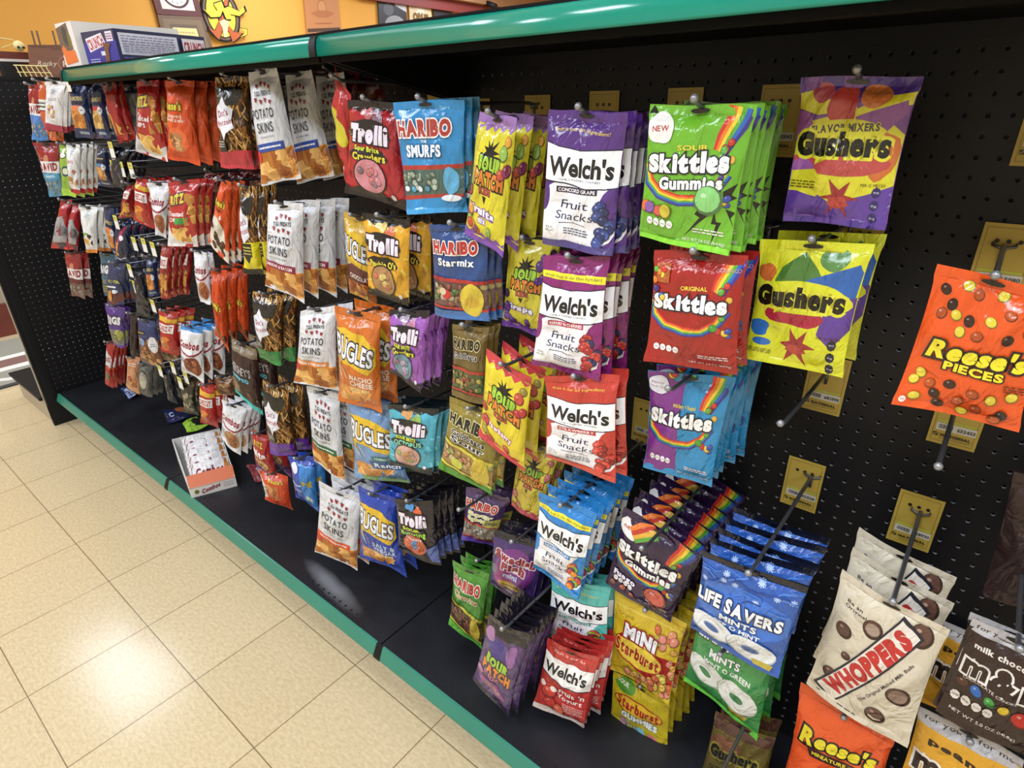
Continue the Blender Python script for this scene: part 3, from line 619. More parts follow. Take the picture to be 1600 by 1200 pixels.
def combos(filling='7c3a24', top='d4d4d6'):
    A = Art('d4d4d6', 1.6, T=.045, film=1, top=top); A.rect(0, 0, 1, .1, top); A.ell(.5, .36, .52, .3, '8c2430', rot=0); A.ell(.5, .34, .5, .27, 'dcdcde'); A.text('Combos', .48, .33, .84, .13, '8c2434', ol='c8b8bc', ow=.02, bold=.05, shear=.15); A.ell(.6, .74, .36, .3, filling, wob=.05); A.scatter(.35, .66, .85, .84, 8, .12, [filling, '94502f', 'a8643c'], 3); A.small(.25, .515, .75, .545, 1, 'c8909c'); A.small(.05, .6, .3, .72, 4, '7c8c9c'); return A
@art
def combos_choc(): return combos(top='2f78b8')
@art
def combos_tan(): return combos('b08454')
@art
def combos_std(): return combos('a8663c')
def nut(name, food, c1='1f2c54', band='c8503c', win=True):
    A = Art(c1, 1.8, T=.035); (A.text(name, .5, .3, .7, .07, 'c8b468', bold=.03) if name else A.small(.2, .27, .8, .33, 1, 'c8b468')); A.rect(.15, .36, .85, .39, '10141f'); A.rect(.12, .42, .8, .5, band); A.chips(.12, .5, .8, .82, 14, food, .14, 5, food[0]); A.ell(.76, .5, .13, .13, 'd8dce0', n=12); A.small(.7, .48, .82, .52, 1, '3c4c6c'); A.rect(.3, .88, .85, .93, '8c98a8'); return A
@art
def nut_almond(): return nut('ALMONDS', ['c07c34', 'd89448', 'a86428'], band='d8784c')
@art
def nut_cashew(): return nut('CASHEWS', ['c8a05c', 'd8b470', 'a87c3c'], band='b83434')
@art
def nut_mix(): return nut('', ['a87440', '7c4c28', 'c89858'], '232c48', '5c84b0')
@art
def nut_peanut():
    A = Art('1f2c54', 2.0, T=.035); A.rect(0, .72, 1, 1, '5c2420'); A.scatter(.0, .0, 1, .35, 30, .025, ['3c4c7c', '5c6c94'], 2, False); A.strokes(.1, .38, .85, .46, 12, ['c8c84c'], .03, .14, 2, (.9, 2.0)); A.rect(.05, .53, .7, .57, 'd8d0d4'); A.ell(.62, .66, .16, .1, 'd8dce0', n=12); A.ell(.3, .78, .16, .28, 'c88c3c'); return A
@art
def nut_pink():
    A = Art('1a2444', 2.0, T=.035); A.poly([(.55,.2),(.85,.15),(.3,.7),(.1,.75)], 'a82c5c'); A.ell(.62, .42, .16, .12, 'dcdce0', n=14); A.chips(.1, .55, .45, .85, 8, ['c87c3c', 'd89c5c'], .12); A.band([(.1,.9),(.5,.96),(.9,.88)], .05, .05, ['b8bcc8']); return A
@art
def nut_trail():
    A = Art('22305c', 1.5, T=.04); A.chips(0, .4, 1, .96, 40, ['6c4024', '8c5c34', '4c2c1c', 'b08454', 'a86c3c'], .1, 3, '5c3820'); A.rect(0, .22, .5, .3, '1a1c28'); A.small(.05, .24, .48, .28, 1, 'c8a84c'); A.ell(.35, .45, .12, .12, '6c88b8'); A.ell(.8, .5, .16, .26, 'dcdcdc'); A.small(.72, .46, .88, .54, 2, '2c2c34'); return A
@art
def nut_dark():
    A = Art('191c28', 1.8, T=.03); A.rect(.1, .2, .5, .3, '8c8c94'); A.strokes(0, .35, 1, .9, 8, ['3c3c48', '5c5448', '262c48'], .08, .3, 3); return A
def david(mid, bot, band='RANCH'):
    A = Art(bot, 1.8, T=.03, top='8c1c24'); A.rect(0, 0, 1, .33, '8c1c24'); A.ell(.5, .3, .12, .16, 'b87c5c'); A.poly([(0,.32),(1,.34),(1,.56),(0,.52)], 'dcd8d8'); A.text('DAVID', .5, .43, .86, .14, '8c1c28', bold=.06); A.rect(0, .56, 1, .66, mid); A.text(band, .5, .61, .5, .045, 'd8dce0', bold=.03); A.scatter(.1, .7, .9, .92, 22, .06, ['8c8c84', '6c746c', 'a8a49c'], 4, False); return A
@art
def david_teal(): return david('4c98b8', '4c84a0')
@art
def david_blue(): return david('4c7cc0', '3c78b8', '')
@art
def david_maroon(): return david('5c1c24', '6c4c44', '')
def bigs(bg, sub):
    A = Art(bg, 1.45, T=.035); A.ell(.5, .33, .46, .2, tuple(x*.7 for x in hexf(bg))); A.text('BiGS', .48, .33, .74, .17, 'd8d8dc', ol='1c1824', ow=.06, bold=.07); A.poly([(0,.55),(1,.58),(1,.95),(0,.9)], '6c6a60'); A.ell(.7, .68, .26, .2, sub); A.rect(.25, .68, .62, .82, '1c241c'); A.small(.29, .7, .58, .8, 2, '9ab83c'); return A
@art
def bigs_purple(): return bigs('4c2c7c', '9a9a4c')
@art
def bigs_teal(): return bigs('34586c', '3c5c6c')
@art
def red_seed():
    A = Art('9c2420', 2.0, T=.035, top='7c1c20'); A.poly([(.1,.15),(.9,.35),(.9,.55),(.1,.5)], 'd0c8c8'); A.text('BiGS', .5, .38, .6, .1, '8c1c28', bold=.05); A.rect(0, .55, 1, .6, 'c8482c'); A.ell(.5, .76, .3, .2, '6c5c3c'); return A
@art
def orange_pack():
    A = Art('c85a2c', 1.9, T=.03); A.rect(.1, .3, .9, .48, 'dcdcd4'); A.small(.2, .33, .8, .45, 2, '2c2c24'); A.rect(.1, .48, .9, .5, '7c2c1c'); A.scatter(.2, .8, .9, .95, 6, .1, ['d89868', 'c87c4c'], 3); return A
@art
def white_maroon():
    A = Art('d8d4d4', 1.9, T=.035, bot='8c2c3c', back='7c6a58', film=1); A.star(.5, .2, .2, .08, 7, '9ca0a4'); A.small(.25, .33, .75, .39, 2, '7c8084'); A.scatter(.2, .5, .7, .72, 8, .08, ['d0b060', 'c8946c', 'b86c6c']); A.poly([(0,.84),(1,.88),(1,1),(0,1)], 'a03448'); return A
@art
def white_red():
    A = Art('d8d8d6', 1.9, T=.035, bot='a8242c', back='8c7c68', film=1); A.star(.5, .14, .2, .08, 7, 'a4a8ac'); A.text('NUTS', .45, .34, .5, .06, 'b03444', bold=.03); A.chips(.15, .5, .9, .85, 10, ['b08050', 'c89c6c', 'a86c5c'], .12); A.rect(0, .9, 1, 1, 'a8242c'); return A
@art
def white_orange():
    A = Art('dadad8', 1.9, T=.035, bot='d8802c', back='8c7864', film=1); A.star(.5, .16, .2, .08, 7, 'a4a8ac'); A.ell(.4, .56, .2, .05, '7ca03c'); A.chips(.1, .58, .8, .8, 8, ['d89c34', 'e0b048', '3c2418'], .14); A.rect(0, .92, 1, 1, 'd8802c'); return A
@art
def lime_pack():
    A = Art('8cb03c', 2.0, T=.03); A.ell(.4, .2, .3, .14, '2c3c2c'); A.ell(.4, .2, .26, .1, 'e0e4dc'); A.ell(.6, .5, .3, .2, '2c4c5c'); A.ell(.6, .5, .2, .12, 'c8d0b0'); A.rect(0, .85, 1, 1, 'a8d84c'); return A
@art
def red_chip():
    A = Art('9c2220', 1.7, T=.045); A.poly([(0,0),(.8,0),(.6,.16),(.3,.12),(0,.2)], '8c6c6c'); A.rect(.0, .3, .3, .5, '8c2c34'); A.poly([(0,.45),(.25,.5),(.3,.8),(0,.9)], 'c8843c'); A.poly([(.45,.65),(.8,.78),(.6,.85),(.85,.9),(.5,.88)], 'd0a040'); return A
@art
def grey_pack():
    A = Art('8a8a90', 1.8, T=.035, film=0); A.rect(0, 0, 1, .14, '2c3450'); A.poly([(.3,.3),(1,.5),(1,.65),(.3,.5)], 'b8b8bc'); A.small(.3, .65, .9, .9, 6, '5c6474'); return A
@art
def red_silver():
    A = Art('a0242c', 2.2, T=.045, bot='b8322c'); A.poly([(0,.35),(.7,.3),(1,.6),(.9,.85),(0,.85)], '9c9ca0'); A.ell(.7, .6, .22, .24, '6c6c74'); A.strokes(.0, .3, .7, .7, 8, ['d8d8d8', '8c2c34'], .06, .3, 2); A.rect(.4, .86, .9, 1, '23283c'); return A
@art
def maroon_dark():
    A = Art('5c161a', 1.7, T=.035); A.chips(.2, .3, .8, .8, 6, ['8c5c34', '7c4c2c'], .15, 3); A.rect(0, 0, 1, .08, '6c1c24'); return A
@art
def hersheys():
    A = Art('38241f', 1.4, T=.05, bot='3c9c94', film=1); A.rect(0, 0, 1, .16, '7c6c54'); A.text("HERSHEY'S", .42, .4, .72, .13, 'b8b4b4', bold=.01); A.text('DIPPED', .4, .55, .6, .06, '5cc0d8', bold=.05); A.poly([(0,.6),(.35,.7),(.3,.85),(0,.9)], '8c7454'); A.scatter(.45, .74, .95, .92, 5, .13, ['2c1814', '4c2c22'], 2); A.poly([(0,.88),(1,.93),(1,1),(0,1)], '3cb4ac'); return A
@art
def pretzel_orange():
    A = Art('c44420', 1.2, T=.045); A.text("Reese's", .6, .18, .5, .09, 'd8c03c', ol='3c1c14', bold=.03); A.poly([(0,.1),(.25,.3),(.2,.8),(0,.9)], 'd0ccc8'); A.chips(.2, .3, .7, .65, 12, ['a86838', '8c4c24', 'c88c58'], .14, 4); return A
@art
def blue_chip():
    A = Art('2444a0', 1.6, T=.05, film=0); A.poly([(.45,.1),(1,.15),(1,1),(.6,.95),(.5,.5)], '3c80c4'); A.ell(.25, .2, .15, .16, 'd8dce4'); A.small(.08, .47, .5, .53, 1, 'e0e4ec'); A.small(.1, .6, .5, .65, 2, 'c8d0e0'); A.chips(.55, .4, .9, .5, 3, ['a8943c', 'b0a450'], .12); A.ell(.75, .76, .14, .08, 'b8c0b8', rot=30); return A
@art
def coin_bag():
    A = Art('4c4c48', 1.5, T=.035, film=1); A.ell(.45, .5, .42, .6, '6c6c64'); A.ell(.45, .5, .36, .52, '3c3c38'); A.ell(.45, .5, .3, .42, '8c8c80'); A.ell(.45, .55, .2, .3, 'b0ac98', wob=.1); return A
@art
def snack_tan():
    A = Art('b8845c', 1.7, T=.03); A.rect(0, .0, 1, .3, 'b87c58'); A.small(.15, .15, .85, .25, 2, 'e0ccb8'); A.scatter(.2, .5, .8, .8, 5, .16, ['9c3c20', 'c87838', 'd8a05c'], 2); return A
@art
def olive_bag():
    A = Art('2a2a20', 1.6, T=.035); A.chips(.1, .35, .9, .9, 14, ['6c6850', '8c8468', '4c4c3c'], .13, 2); A.rect(0, 0, 1, .15, '54442c'); return A
@art
def teal_dark():
    A = Art('1c2838', 1.2, T=.03); A.strokes(.1, .2, .9, .8, 14, ['3c5c7c', '5c6c74', '2c4c64'], .05, .2, 4); return A
@art
def brown_nut():
    A = Art('6c4c30', 1.5, T=.04); A.chips(0, .1, 1, .9, 18, ['8c6844', '5c3c24', 'a8845c'], .14, 2); return A

# ------------------------------------------------------------------ bag geometry
def prof(u, p=2.6): return np.power(np.clip(1 - np.abs(2*u - 1)**p, 0, 1), 0.75)
class Surf:
    def __init__(s, C, n, A, seed, hang):
        s.C = C; s.n = n; s.T = A.T; s.st = A.st; s.sb = A.sb; s.r = np.random.RandomState(seed); s.hang = hang
        s.ph = s.r.uniform(0, 6.28, 8); s.k = s.r.uniform(.6, 1.4, 8)
        s.w = ((C[1]-C[0]).length + (C[2]-C[3]).length)/2; s.h = ((C[3]-C[0]).length + (C[2]-C[1]).length)/2
    def shape(s, v):
        t = np.clip((v - s.st) / (1 - s.st - s.sb), 0, 1)
        return np.power(np.clip(np.sin(PI * np.power(t, .82)), 0, 1), .55)
    def pt(s, U, V, side, off=0.0):
        U = np.asarray(U, float); V = np.asarray(V, float)
        b = s.shape(V); uu = .5 + (U - .5) * (1 - .055 * b)
        C = [np.array(c) for c in s.C]
        vv = V + .006*np.sin(U*7*s.k[0] + s.ph[0]) * (np.abs(V-.5) > .3)
        P = (C[0][None]*((1-uu)*(1-vv))[:, None] + C[1][None]*(uu*(1-vv))[:, None] + C[2][None]*(uu*vv)[:, None] + C[3][None]*((1-uu)*vv)[:, None])
        z = s.T/2 * prof(U) * b
        wr = .0016*np.sin(U*11*s.k[1]+V*5*s.k[2]+s.ph[1]) + .0013*np.sin(U*5+V*13*s.k[3]+s.ph[2]) + .0010*np.sin((U+V)*17*s.k[4]+s.ph[3])
        crease = .0020*np.sin(U*18*s.k[5]+s.ph[4])*np.exp(-((V-s.st)/.1)**2) + 0.002*np.sin(U*16*s.k[6]+s.ph[5])*np.exp(-((V-1+s.sb)/.09)**2)
        curl = .006*np.sin(U*3.3+s.ph[6])*np.exp(-((V-.0)/.12)**2) + .007*np.sin(U*3.6+s.ph[7])*np.exp(-((V-1)/.1)**2)
        zz = (z + (wr + crease)*(0.25 + prof(U)*b)) * (1 if side > 0 else -1)
        return P + np.array(s.n)[None] * (zz + curl + off*side)[:, None]
def tri_mesh(name, parts, m, parent, normals=None):
    V = []; F = []; Cc = []; n = 0
    for v, f, c in parts:
        V.append(v); F += [tuple(int(i)+n for i in q) for q in f]; Cc += [(*lin(c), 1.0)] * sum(len(q) for q in f); n += len(v)
    me = bpy.data.meshes.new(name); me.from_pydata(np.vstack(V).tolist(), [], F)
    a = me.color_attributes.new('Print', 'FLOAT_COLOR', 'CORNER'); a.data.foreach_set('color', np.array(Cc, np.float32).ravel())
    me.polygons.foreach_set('use_smooth', [True]*len(F)); me.materials.append(m); me.update()
    if normals is not None: me.normals_split_custom_set_from_vertices(np.vstack(normals).tolist())
    o = bpy.data.objects.new(name, me); col.objects.link(o); o.parent = parent
    return o
def cut(v, t, g, inv=None):
    """split triangles (v: n x 2 points, t: index triples) along every line where g(v) is a whole number; g is linear on each piece"""
    P = v[t]                                           # m x 3 x 2
    done = []
    for _ in range(80):
        if not len(P): break
        G = g(P); lo = G.min(1); hi = G.max(1); c = np.round((lo + hi) / 2)
        c = np.where((c > lo + 1e-6) & (c < hi - 1e-6), c, np.floor(hi - 1e-6)); c = np.where((c > lo + 1e-6) & (c < hi - 1e-6), c, np.ceil(lo + 1e-6))
        need = (c > lo + 1e-6) & (c < hi - 1e-6)
        done.append(P[~need]); P = P[need]; G = G[need]; c = c[need]
        if not len(P): break
        o = np.argsort(G, 1); ix = np.arange(len(P))[:, None]; flip = np.array([0, 1, 0])
        par = ((o == np.array([0, 1, 2])).all(1) | (o == np.array([1, 2, 0])).all(1) | (o == np.array([2, 0, 1])).all(1))
        Q = P[ix, o]; H = G[ix, o]; cv = inv(c) if inv else None
        def X(i, j):
            if inv is not None: a_, b_ = Q[:, i, 1], Q[:, j, 1]; k = (cv - a_) / np.where(np.abs(b_ - a_) < 1e-12, 1e-12, b_ - a_)
            else: k = (c - H[:, i]) / np.where(np.abs(H[:, j] - H[:, i]) < 1e-12, 1e-12, H[:, j] - H[:, i])
            k = np.clip(k, 0, 1)[:, None]; return Q[:, i]*(1-k) + Q[:, j]*k
        x02 = X(0, 2); low = H[:, 1] < c                # middle vertex under the line
        x12 = X(1, 2); x01 = X(0, 1)
        A1 = np.where(low[:, None, None], np.stack([Q[:, 0], Q[:, 1], x02], 1), np.stack([Q[:, 0], x01, x02], 1))
        A2 = np.where(low[:, None, None], np.stack([Q[:, 1], x12, x02], 1), np.stack([x01, Q[:, 1], x02], 1))
        A3 = np.where(low[:, None, None], np.stack([x12, Q[:, 2], x02], 1), np.stack([Q[:, 1], Q[:, 2], x02], 1))
        N = []
        for A in (A1, A2, A3): N.append(np.where(par[:, None, None], A, A[:, ::-1]))
        P = np.concatenate(N)
        e1 = P[:, 1]-P[:, 0]; e2 = P[:, 2]-P[:, 0]; P = P[np.abs(e1[:, 0]*e2[:, 1]-e1[:, 1]*e2[:, 0]) > 1e-10]
    P = np.concatenate(done + [P, np.zeros((0, 3, 2))])
    return P.reshape(-1, 2), np.arange(len(P)*3).reshape(-1, 3)
class Net:
    """node net of one bag face; everything printed follows its flat triangles exactly"""
    def __init__(s, S, A, near):
        s.nu = 16 if near else 9; kt, kb, kn = (5, 4, 18) if near else (2, 1, 10)
        s.vn = np.concatenate([np.linspace(0, A.st, kt+1), np.linspace(A.st, 1-A.sb, kn+1)[1:], np.linspace(1-A.sb, 1, kb+1)[1:]])
        # nodes are denser towards the rounded side edges
        q = np.linspace(-1, 1, s.nu+1); s.un = .5 + .5*np.sign(q)*(1-(1-np.abs(q))**1.35)
        s.kt, s.kb, s.nv = kt, kb, kt+kn+kb; U, W = np.meshgrid(s.un, s.vn)
        s.P = S.pt(U.ravel(), W.ravel(), 1).reshape(s.nv+1, s.nu+1, 3); s.B = S.pt(U.ravel(), W.ravel(), -1).reshape(s.nv+1, s.nu+1, 3)
        s.n = np.array(S.n)
        du = np.gradient(s.P, axis=1); dv = np.gradient(s.P, axis=0); N = np.cross(dv, du); N /= np.linalg.norm(N, axis=2, keepdims=True) + 1e-12
        N *= np.sign((N*s.n).sum(2))[..., None] + 1e-9; s.N = N
        du = np.gradient(s.B, axis=1); dv = np.gradient(s.B, axis=0); N = np.cross(dv, du); N /= np.linalg.norm(N, axis=2, keepdims=True) + 1e-12; N *= -np.sign((N*s.n).sum(2))[..., None]; s.NB = N
    def rows(s, r0, r1, side, off=0, rib=0):
        P = (s.P if side > 0 else s.B)[r0:r1+1].copy(); N = (s.N if side > 0 else s.NB)[r0:r1+1]
        if rib: P = P - s.n * (rib*(np.arange(r1-r0+1) % 2))[:, None, None]
        P = P + s.n*off; F = []; w = s.nu+1
        for j in range(r1-r0):
            for i in range(s.nu):
                a, b, c, d = j*w+i, j*w+i+1, (j+1)*w+i, (j+1)*w+i+1; F += [(a, c, b), (b, c, d)] if side > 0 else [(a, b, c), (b, d, c)]
        return P.reshape(-1, 3), F, N.reshape(-1, 3)
    def drape(s, v, t, off):
        gv = lambda P: np.interp(P[..., 1], s.vn, np.arange(s.nv+1)); iv = lambda c: np.interp(c, np.arange(s.nv+1), s.vn)
        v, t = cut(v, t, gv, iv)
        if not len(t): return np.zeros((0, 3)), [], np.zeros((0, 3))
        # u lines: same trick with swapped axes
        v, t = cut(v[:, ::-1].copy(), t, lambda P: np.interp(P[..., 1], s.un, np.arange(s.nu+1)), lambda c: np.interp(c, np.arange(s.nu+1), s.un)); v = v[:, ::-1]
        T3 = v.reshape(-1, 3, 2); cen = T3.mean(1); cj = np.clip(np.floor(np.interp(cen[:, 1], s.vn, np.arange(s.nv+1))), 0, s.nv-1).astype(int); ci = np.clip(np.floor(np.interp(cen[:, 0], s.un, np.arange(s.nu+1))), 0, s.nu-1).astype(int)
        X = np.stack([(T3[..., 0]-s.un[ci][:, None])/(s.un[ci+1]-s.un[ci])[:, None] + ci[:, None], (T3[..., 1]-s.vn[cj][:, None])/(s.vn[cj+1]-s.vn[cj])[:, None] + cj[:, None]], 2)
        x, t = cut(X.reshape(-1, 2), np.arange(len(X)*3).reshape(-1, 3), lambda P: P[..., 0] + P[..., 1])
        T3 = x.reshape(-1, 3, 2); cen = T3.mean(1); ci = np.clip(np.floor(cen[:, 0]), 0, s.nu-1).astype(int); cj = np.clip(np.floor(cen[:, 1]), 0, s.nv-1).astype(int)
        f = T3 - np.stack([ci, cj], 1)[:, None]; fx, fy = f[..., 0:1], f[..., 1:2]; low = ((cen[:, 0]-ci + cen[:, 1]-cj) <= 1)[:, None, None]
        def ip(A): a, b, c, d = A[cj, ci][:, None], A[cj, ci+1][:, None], A[cj+1, ci][:, None], A[cj+1, ci+1][:, None]; return np.where(low, a + fx*(b-a) + fy*(c-a), d + (1-fx)*(c-d) + (1-fy)*(b-d))
        P = ip(s.P) + s.n*off; N = ip(s.N); k = np.cross(P[:, 1]-P[:, 0], P[:, 2]-P[:, 0]) @ s.n
        P = np.where((k < 0)[:, None, None], P[:, ::-1], P); N = np.where((k < 0)[:, None, None], N[:, ::-1], N)
        return P.reshape(-1, 3), np.arange(len(P)*3).reshape(-1, 3).tolist(), N.reshape(-1, 3)
BAG_SEED = [0]
def make_bag(name, A, C, n, loc, label, cat, group, near=True, hole=True):
    BAG_SEED[0] += 1
    root = empty(name, loc, label, cat, group)
    L = [c - loc for c in C]; S = Surf(L, n, A, BAG_SEED[0], None); K = Net(S, A, near); fm = [M_film, M_matte][A.film]
    parts, nrm = [], []
    def put(r, c): parts.append((r[0], r[1], c)); nrm.append(r[2])
    put(K.rows(K.kt, K.nv-K.kb, 1), A.bg); put(K.rows(K.kt, K.nv-K.kb, -1), A.back)
    for i, (v, t, c) in enumerate(A.L):
        v = v.copy(); v[:, 0] = np.clip(v[:, 0], .006, .994); v[:, 1] = np.clip(v[:, 1], .004, .996)
        r = K.drape(v, t, .00022 + .000022*i)
        if len(r[1]): put(r, c)
    tri_mesh('pouch', parts, fm, root, nrm)
    parts, nrm = [], []; put(K.rows(0, K.kt, 1, 0, .0007 if near else 0), A.top); put(K.rows(0, K.kt, -1, -.0002), A.top); seal = tri_mesh('top_seal', parts, fm, root, nrm)
    if hole:
        hw = min(.012 / S.w, .13); hv = A.st*.5; a = np.linspace(0, 2*PI, 13)[:-1]
        U = .5 + hw*np.cos(a); W = hv + .003/S.h*np.sin(a)
        o = tri_mesh('hang_hole', [(S.pt(U, W, 1, .0016 + .000022*len(A.L)), [tuple(range(12))], '0c0b0a')], fm, seal)
    parts, nrm = [], []; put(K.rows(K.nv-K.kb, K.nv, 1, 0, .0007 if near else 0), A.bot); put(K.rows(K.nv-K.kb, K.nv, -1, -.0002), A.bot); tri_mesh('bottom_seal', parts, fm, root, nrm)
    return root
def dup(root, loc, rz, label):
    r = root.copy(); col.objects.link(r); r.location = loc; r.rotation_euler = (0, 0, rz); r['label'] = label
    for ch, subs in root_children[root.name]:
        c = ch.copy(); col.objects.link(c); c.parent = r
        for g in subs:
            d = g.copy(); col.objects.link(d); d.parent = c
    return r
root_children = {}
# ------------------------------------------------------------------ room
HX0, HZ0, INCH = -0.05517, 1.47287, 0.0254
def floor_mat():
    m, nt, b = new_mat('vinyl_floor_tile'); L = nt.links.new
    tc = nt.nodes.new('ShaderNodeTexCoord'); sp = nt.nodes.new('ShaderNodeSeparateXYZ'); L(tc.outputs['Object'], sp.inputs[0])
    def mth(op, a, bb=None, c=None):
        n = nt.nodes.new('ShaderNodeMath'); n.operation = op
        for i, x in enumerate((a, bb, c)):
            if x is None: continue
            if isinstance(x, (int, float)): n.inputs[i].default_value = x
            else: L(x, n.inputs[i])
        return n.outputs[0]
    ux = mth('DIVIDE', mth('SUBTRACT', sp.outputs[0], -2.01864), .3048); uy = mth('DIVIDE', mth('SUBTRACT', sp.outputs[1], -.71246), .3048)
    fx = mth('FRACT', ux); fy = mth('FRACT', uy)
    ex = mth('MINIMUM', fx, mth('SUBTRACT', 1, fx)); ey = mth('MINIMUM', fy, mth('SUBTRACT', 1, fy)); e = mth('MINIMUM', ex, ey)
    seam = nt.nodes.new('ShaderNodeMapRange'); seam.inputs['From Min'].default_value = .0022; seam.inputs['From Max'].default_value = .0065; L(e, seam.inputs['Value'])
    cb = nt.nodes.new('ShaderNodeCombineXYZ'); L(mth('FLOOR', ux), cb.inputs[0]); L(mth('FLOOR', uy), cb.inputs[1])
    wn = nt.nodes.new('ShaderNodeTexWhiteNoise'); wn.noise_dimensions = '2D'; L(cb.outputs[0], wn.inputs['Vector'])
    mp = nt.nodes.new('ShaderNodeMapping'); L(tc.outputs['Object'], mp.inputs['Vector']); mp.inputs['Scale'].default_value = (1, 2.2, 1)
    nz = nt.nodes.new('ShaderNodeTexNoise'); nz.inputs['Scale'].default_value = 62; nz.inputs['Detail'].default_value = 5; nz.inputs['Roughness'].default_value = .65; L(mp.outputs[0], nz.inputs['Vector'])
    n2 = nt.nodes.new('ShaderNodeTexNoise'); n2.inputs['Scale'].default_value = 2.5; n2.inputs['Detail'].default_value = 3; L(tc.outputs['Object'], n2.inputs['Vector'])
    rp = nt.nodes.new('ShaderNodeValToRGB'); rp.color_ramp.elements[0].position = .36; rp.color_ramp.elements[1].position = .66
    rp.color_ramp.elements[0].color = (*lin('c6b08a'), 1); rp.color_ramp.elements[1].color = (*lin('d9c69f'), 1)
    L(mth('ADD', nz.outputs['Fac'], mth('MULTIPLY', mth('SUBTRACT', wn.outputs['Value'], .5), .06)), rp.inputs[0])
    mx = nt.nodes.new('ShaderNodeMix'); mx.data_type = 'RGBA'; mx.inputs[6].default_value = (*lin('7c6645'), 1); L(seam.outputs[0], mx.inputs[0]); L(rp.outputs[0], mx.inputs[7]); L(mx.outputs[2], b.inputs['Base Color'])
    rr = nt.nodes.new('ShaderNodeMapRange'); rr.inputs['To Min'].default_value = .13; rr.inputs['To Max'].default_value = .2; L(n2.outputs['Fac'], rr.inputs['Value']); L(rr.outputs[0], b.inputs['Roughness'])
    bp = nt.nodes.new('ShaderNodeBump'); bp.inputs['Strength'].default_value = .08; bp.inputs['Distance'].default_value = .0015; L(mth('ADD', mth('MULTIPLY', nz.outputs['Fac'], .18), seam.outputs[0]), bp.inputs['Height']); L(bp.outputs[0], b.inputs['Normal'])
    return m
def slab(name, a, b, m, kind='structure'):
    s = MB(); s.box(a, b); o = s.build(name, m); o['kind'] = kind; return o
slab('floor', (-6.4, -4.2, -.05), (3.6, 8.2, 0), floor_mat())
slab('ceiling', (-6.4, -4.2, CEIL), (3.6, 8.2, CEIL + .05), M_ceil)
slab('wall_left', (-6.3, -4.2, 0), (-6.2, 8.2, CEIL), M_wall)
slab('wall_back', (-6.3, 8.1, 0), (3.6, 8.2, CEIL), M_wall)
slab('wall_front', (-6.3, -4.2, 0), (3.6, -4.1, CEIL), M_wall2)
slab('wall_right', (3.5, -4.2, 0), (3.6, 8.2, CEIL), M_wall2)
slab('trim_1', (-6.2, 3.9, 2.50), (-6.13, 8.1, 2.62), M_maroon)
slab('trim_2', (-6.2, 4.5, 2.62), (-6.05, 8.1, 2.80), M_tan)
LIGHT_WHERE = ['over the end-cap, the one mirrored in the floor tiles', 'over the aisle entrance by the counter', 'over the aisle in front of the snack bags', 'over the aisle in front of the candy bags', 'over the right end of the aisle', 'behind the shelves near the yellow wall', 'behind the shelves over the snack bags', 'behind the shelves over the candy bags', 'near the maroon trimmed beam', 'farthest back behind the shelves', 'closest above the teal shelf strip']
for k, (lx, ly) in enumerate(LIGHT_SPOTS):
    t = empty('ceiling_light', (lx, ly, CEIL), 'white framed rectangular ceiling light ' + LIGHT_WHERE[k], 'ceiling light', 'ceiling lights over the aisles')
    s = MB(); w, h = .61, .31
    for a, b in (((-w,-h,-.02),(w,-h+.03,0)), ((-w,h-.03,-.02),(w,h,0)), ((-w,-h,-.02),(-w+.03,h,0)), ((w-.03,-h,-.02),(w,h,0))): s.box(a, b)
    s.build('frame', M_white, t)
    lo = LIGHT_POWER[('o', lx, ly)]; lo.parent = t; lo.location = (0, 0, -.012)

# ------------------------------------------------------------------ the gondola: perforated backs, uprights, decks
def perforated(name, m, org, eu, ev, nu, nv, nrm, parent=None, r=.0031, depth=.005, skip=None):
    """sheet of nu x nv one-inch cells, each with a real round hole; org is the centre of cell 0,0"""
    eu, ev, nrm, org = map(np.array, (eu, ev, nrm, org)); K = 8
    I, J = np.meshgrid(np.arange(nu), np.arange(nv)); c = org + (I.ravel()[:, None]*eu + J.ravel()[:, None]*ev)*INCH
    sq = [(.5,0),(.5,.5),(0,.5),(-.5,.5),(-.5,0),(-.5,-.5),(0,-.5),(.5,-.5)]
    o_ = np.array([(a*eu + b*ev)*INCH for a, b in sq]); hl = np.array([(math.cos(2*PI*k/K)*eu + math.sin(2*PI*k/K)*ev)*r for k in range(K)])
    V = np.concatenate([c[:, None] + o_[None], c[:, None] + hl[None], c[:, None] + hl[None] - nrm*depth], 1).reshape(-1, 3)
    base = np.arange(len(c))*24; F = []
    for k in range(K):
        q = (k+1) % K; F.append(np.stack([base+k, base+q, base+8+q, base+8+k], 1)); F.append(np.stack([base+8+k, base+8+q, base+16+q, base+16+k], 1))
    F = np.concatenate(F); me = bpy.data.meshes.new(name); me.from_pydata(V.tolist(), [], F.tolist()); me.materials.append(m); me.materials.append(M_edge_glint); me.polygons.foreach_set('material_index', np.concatenate([np.tile(np.repeat([0, 1], len(c)), K)]).astype(np.int32)); me.update()
    o = bpy.data.objects.new(name, me); col.objects.link(o)
    if parent: o.parent = parent
    return o
BAYS = [(-3.415, 'far left'), (-2.195, 'middle'), (-.975, 'near right'), (.245, 'rightmost')]
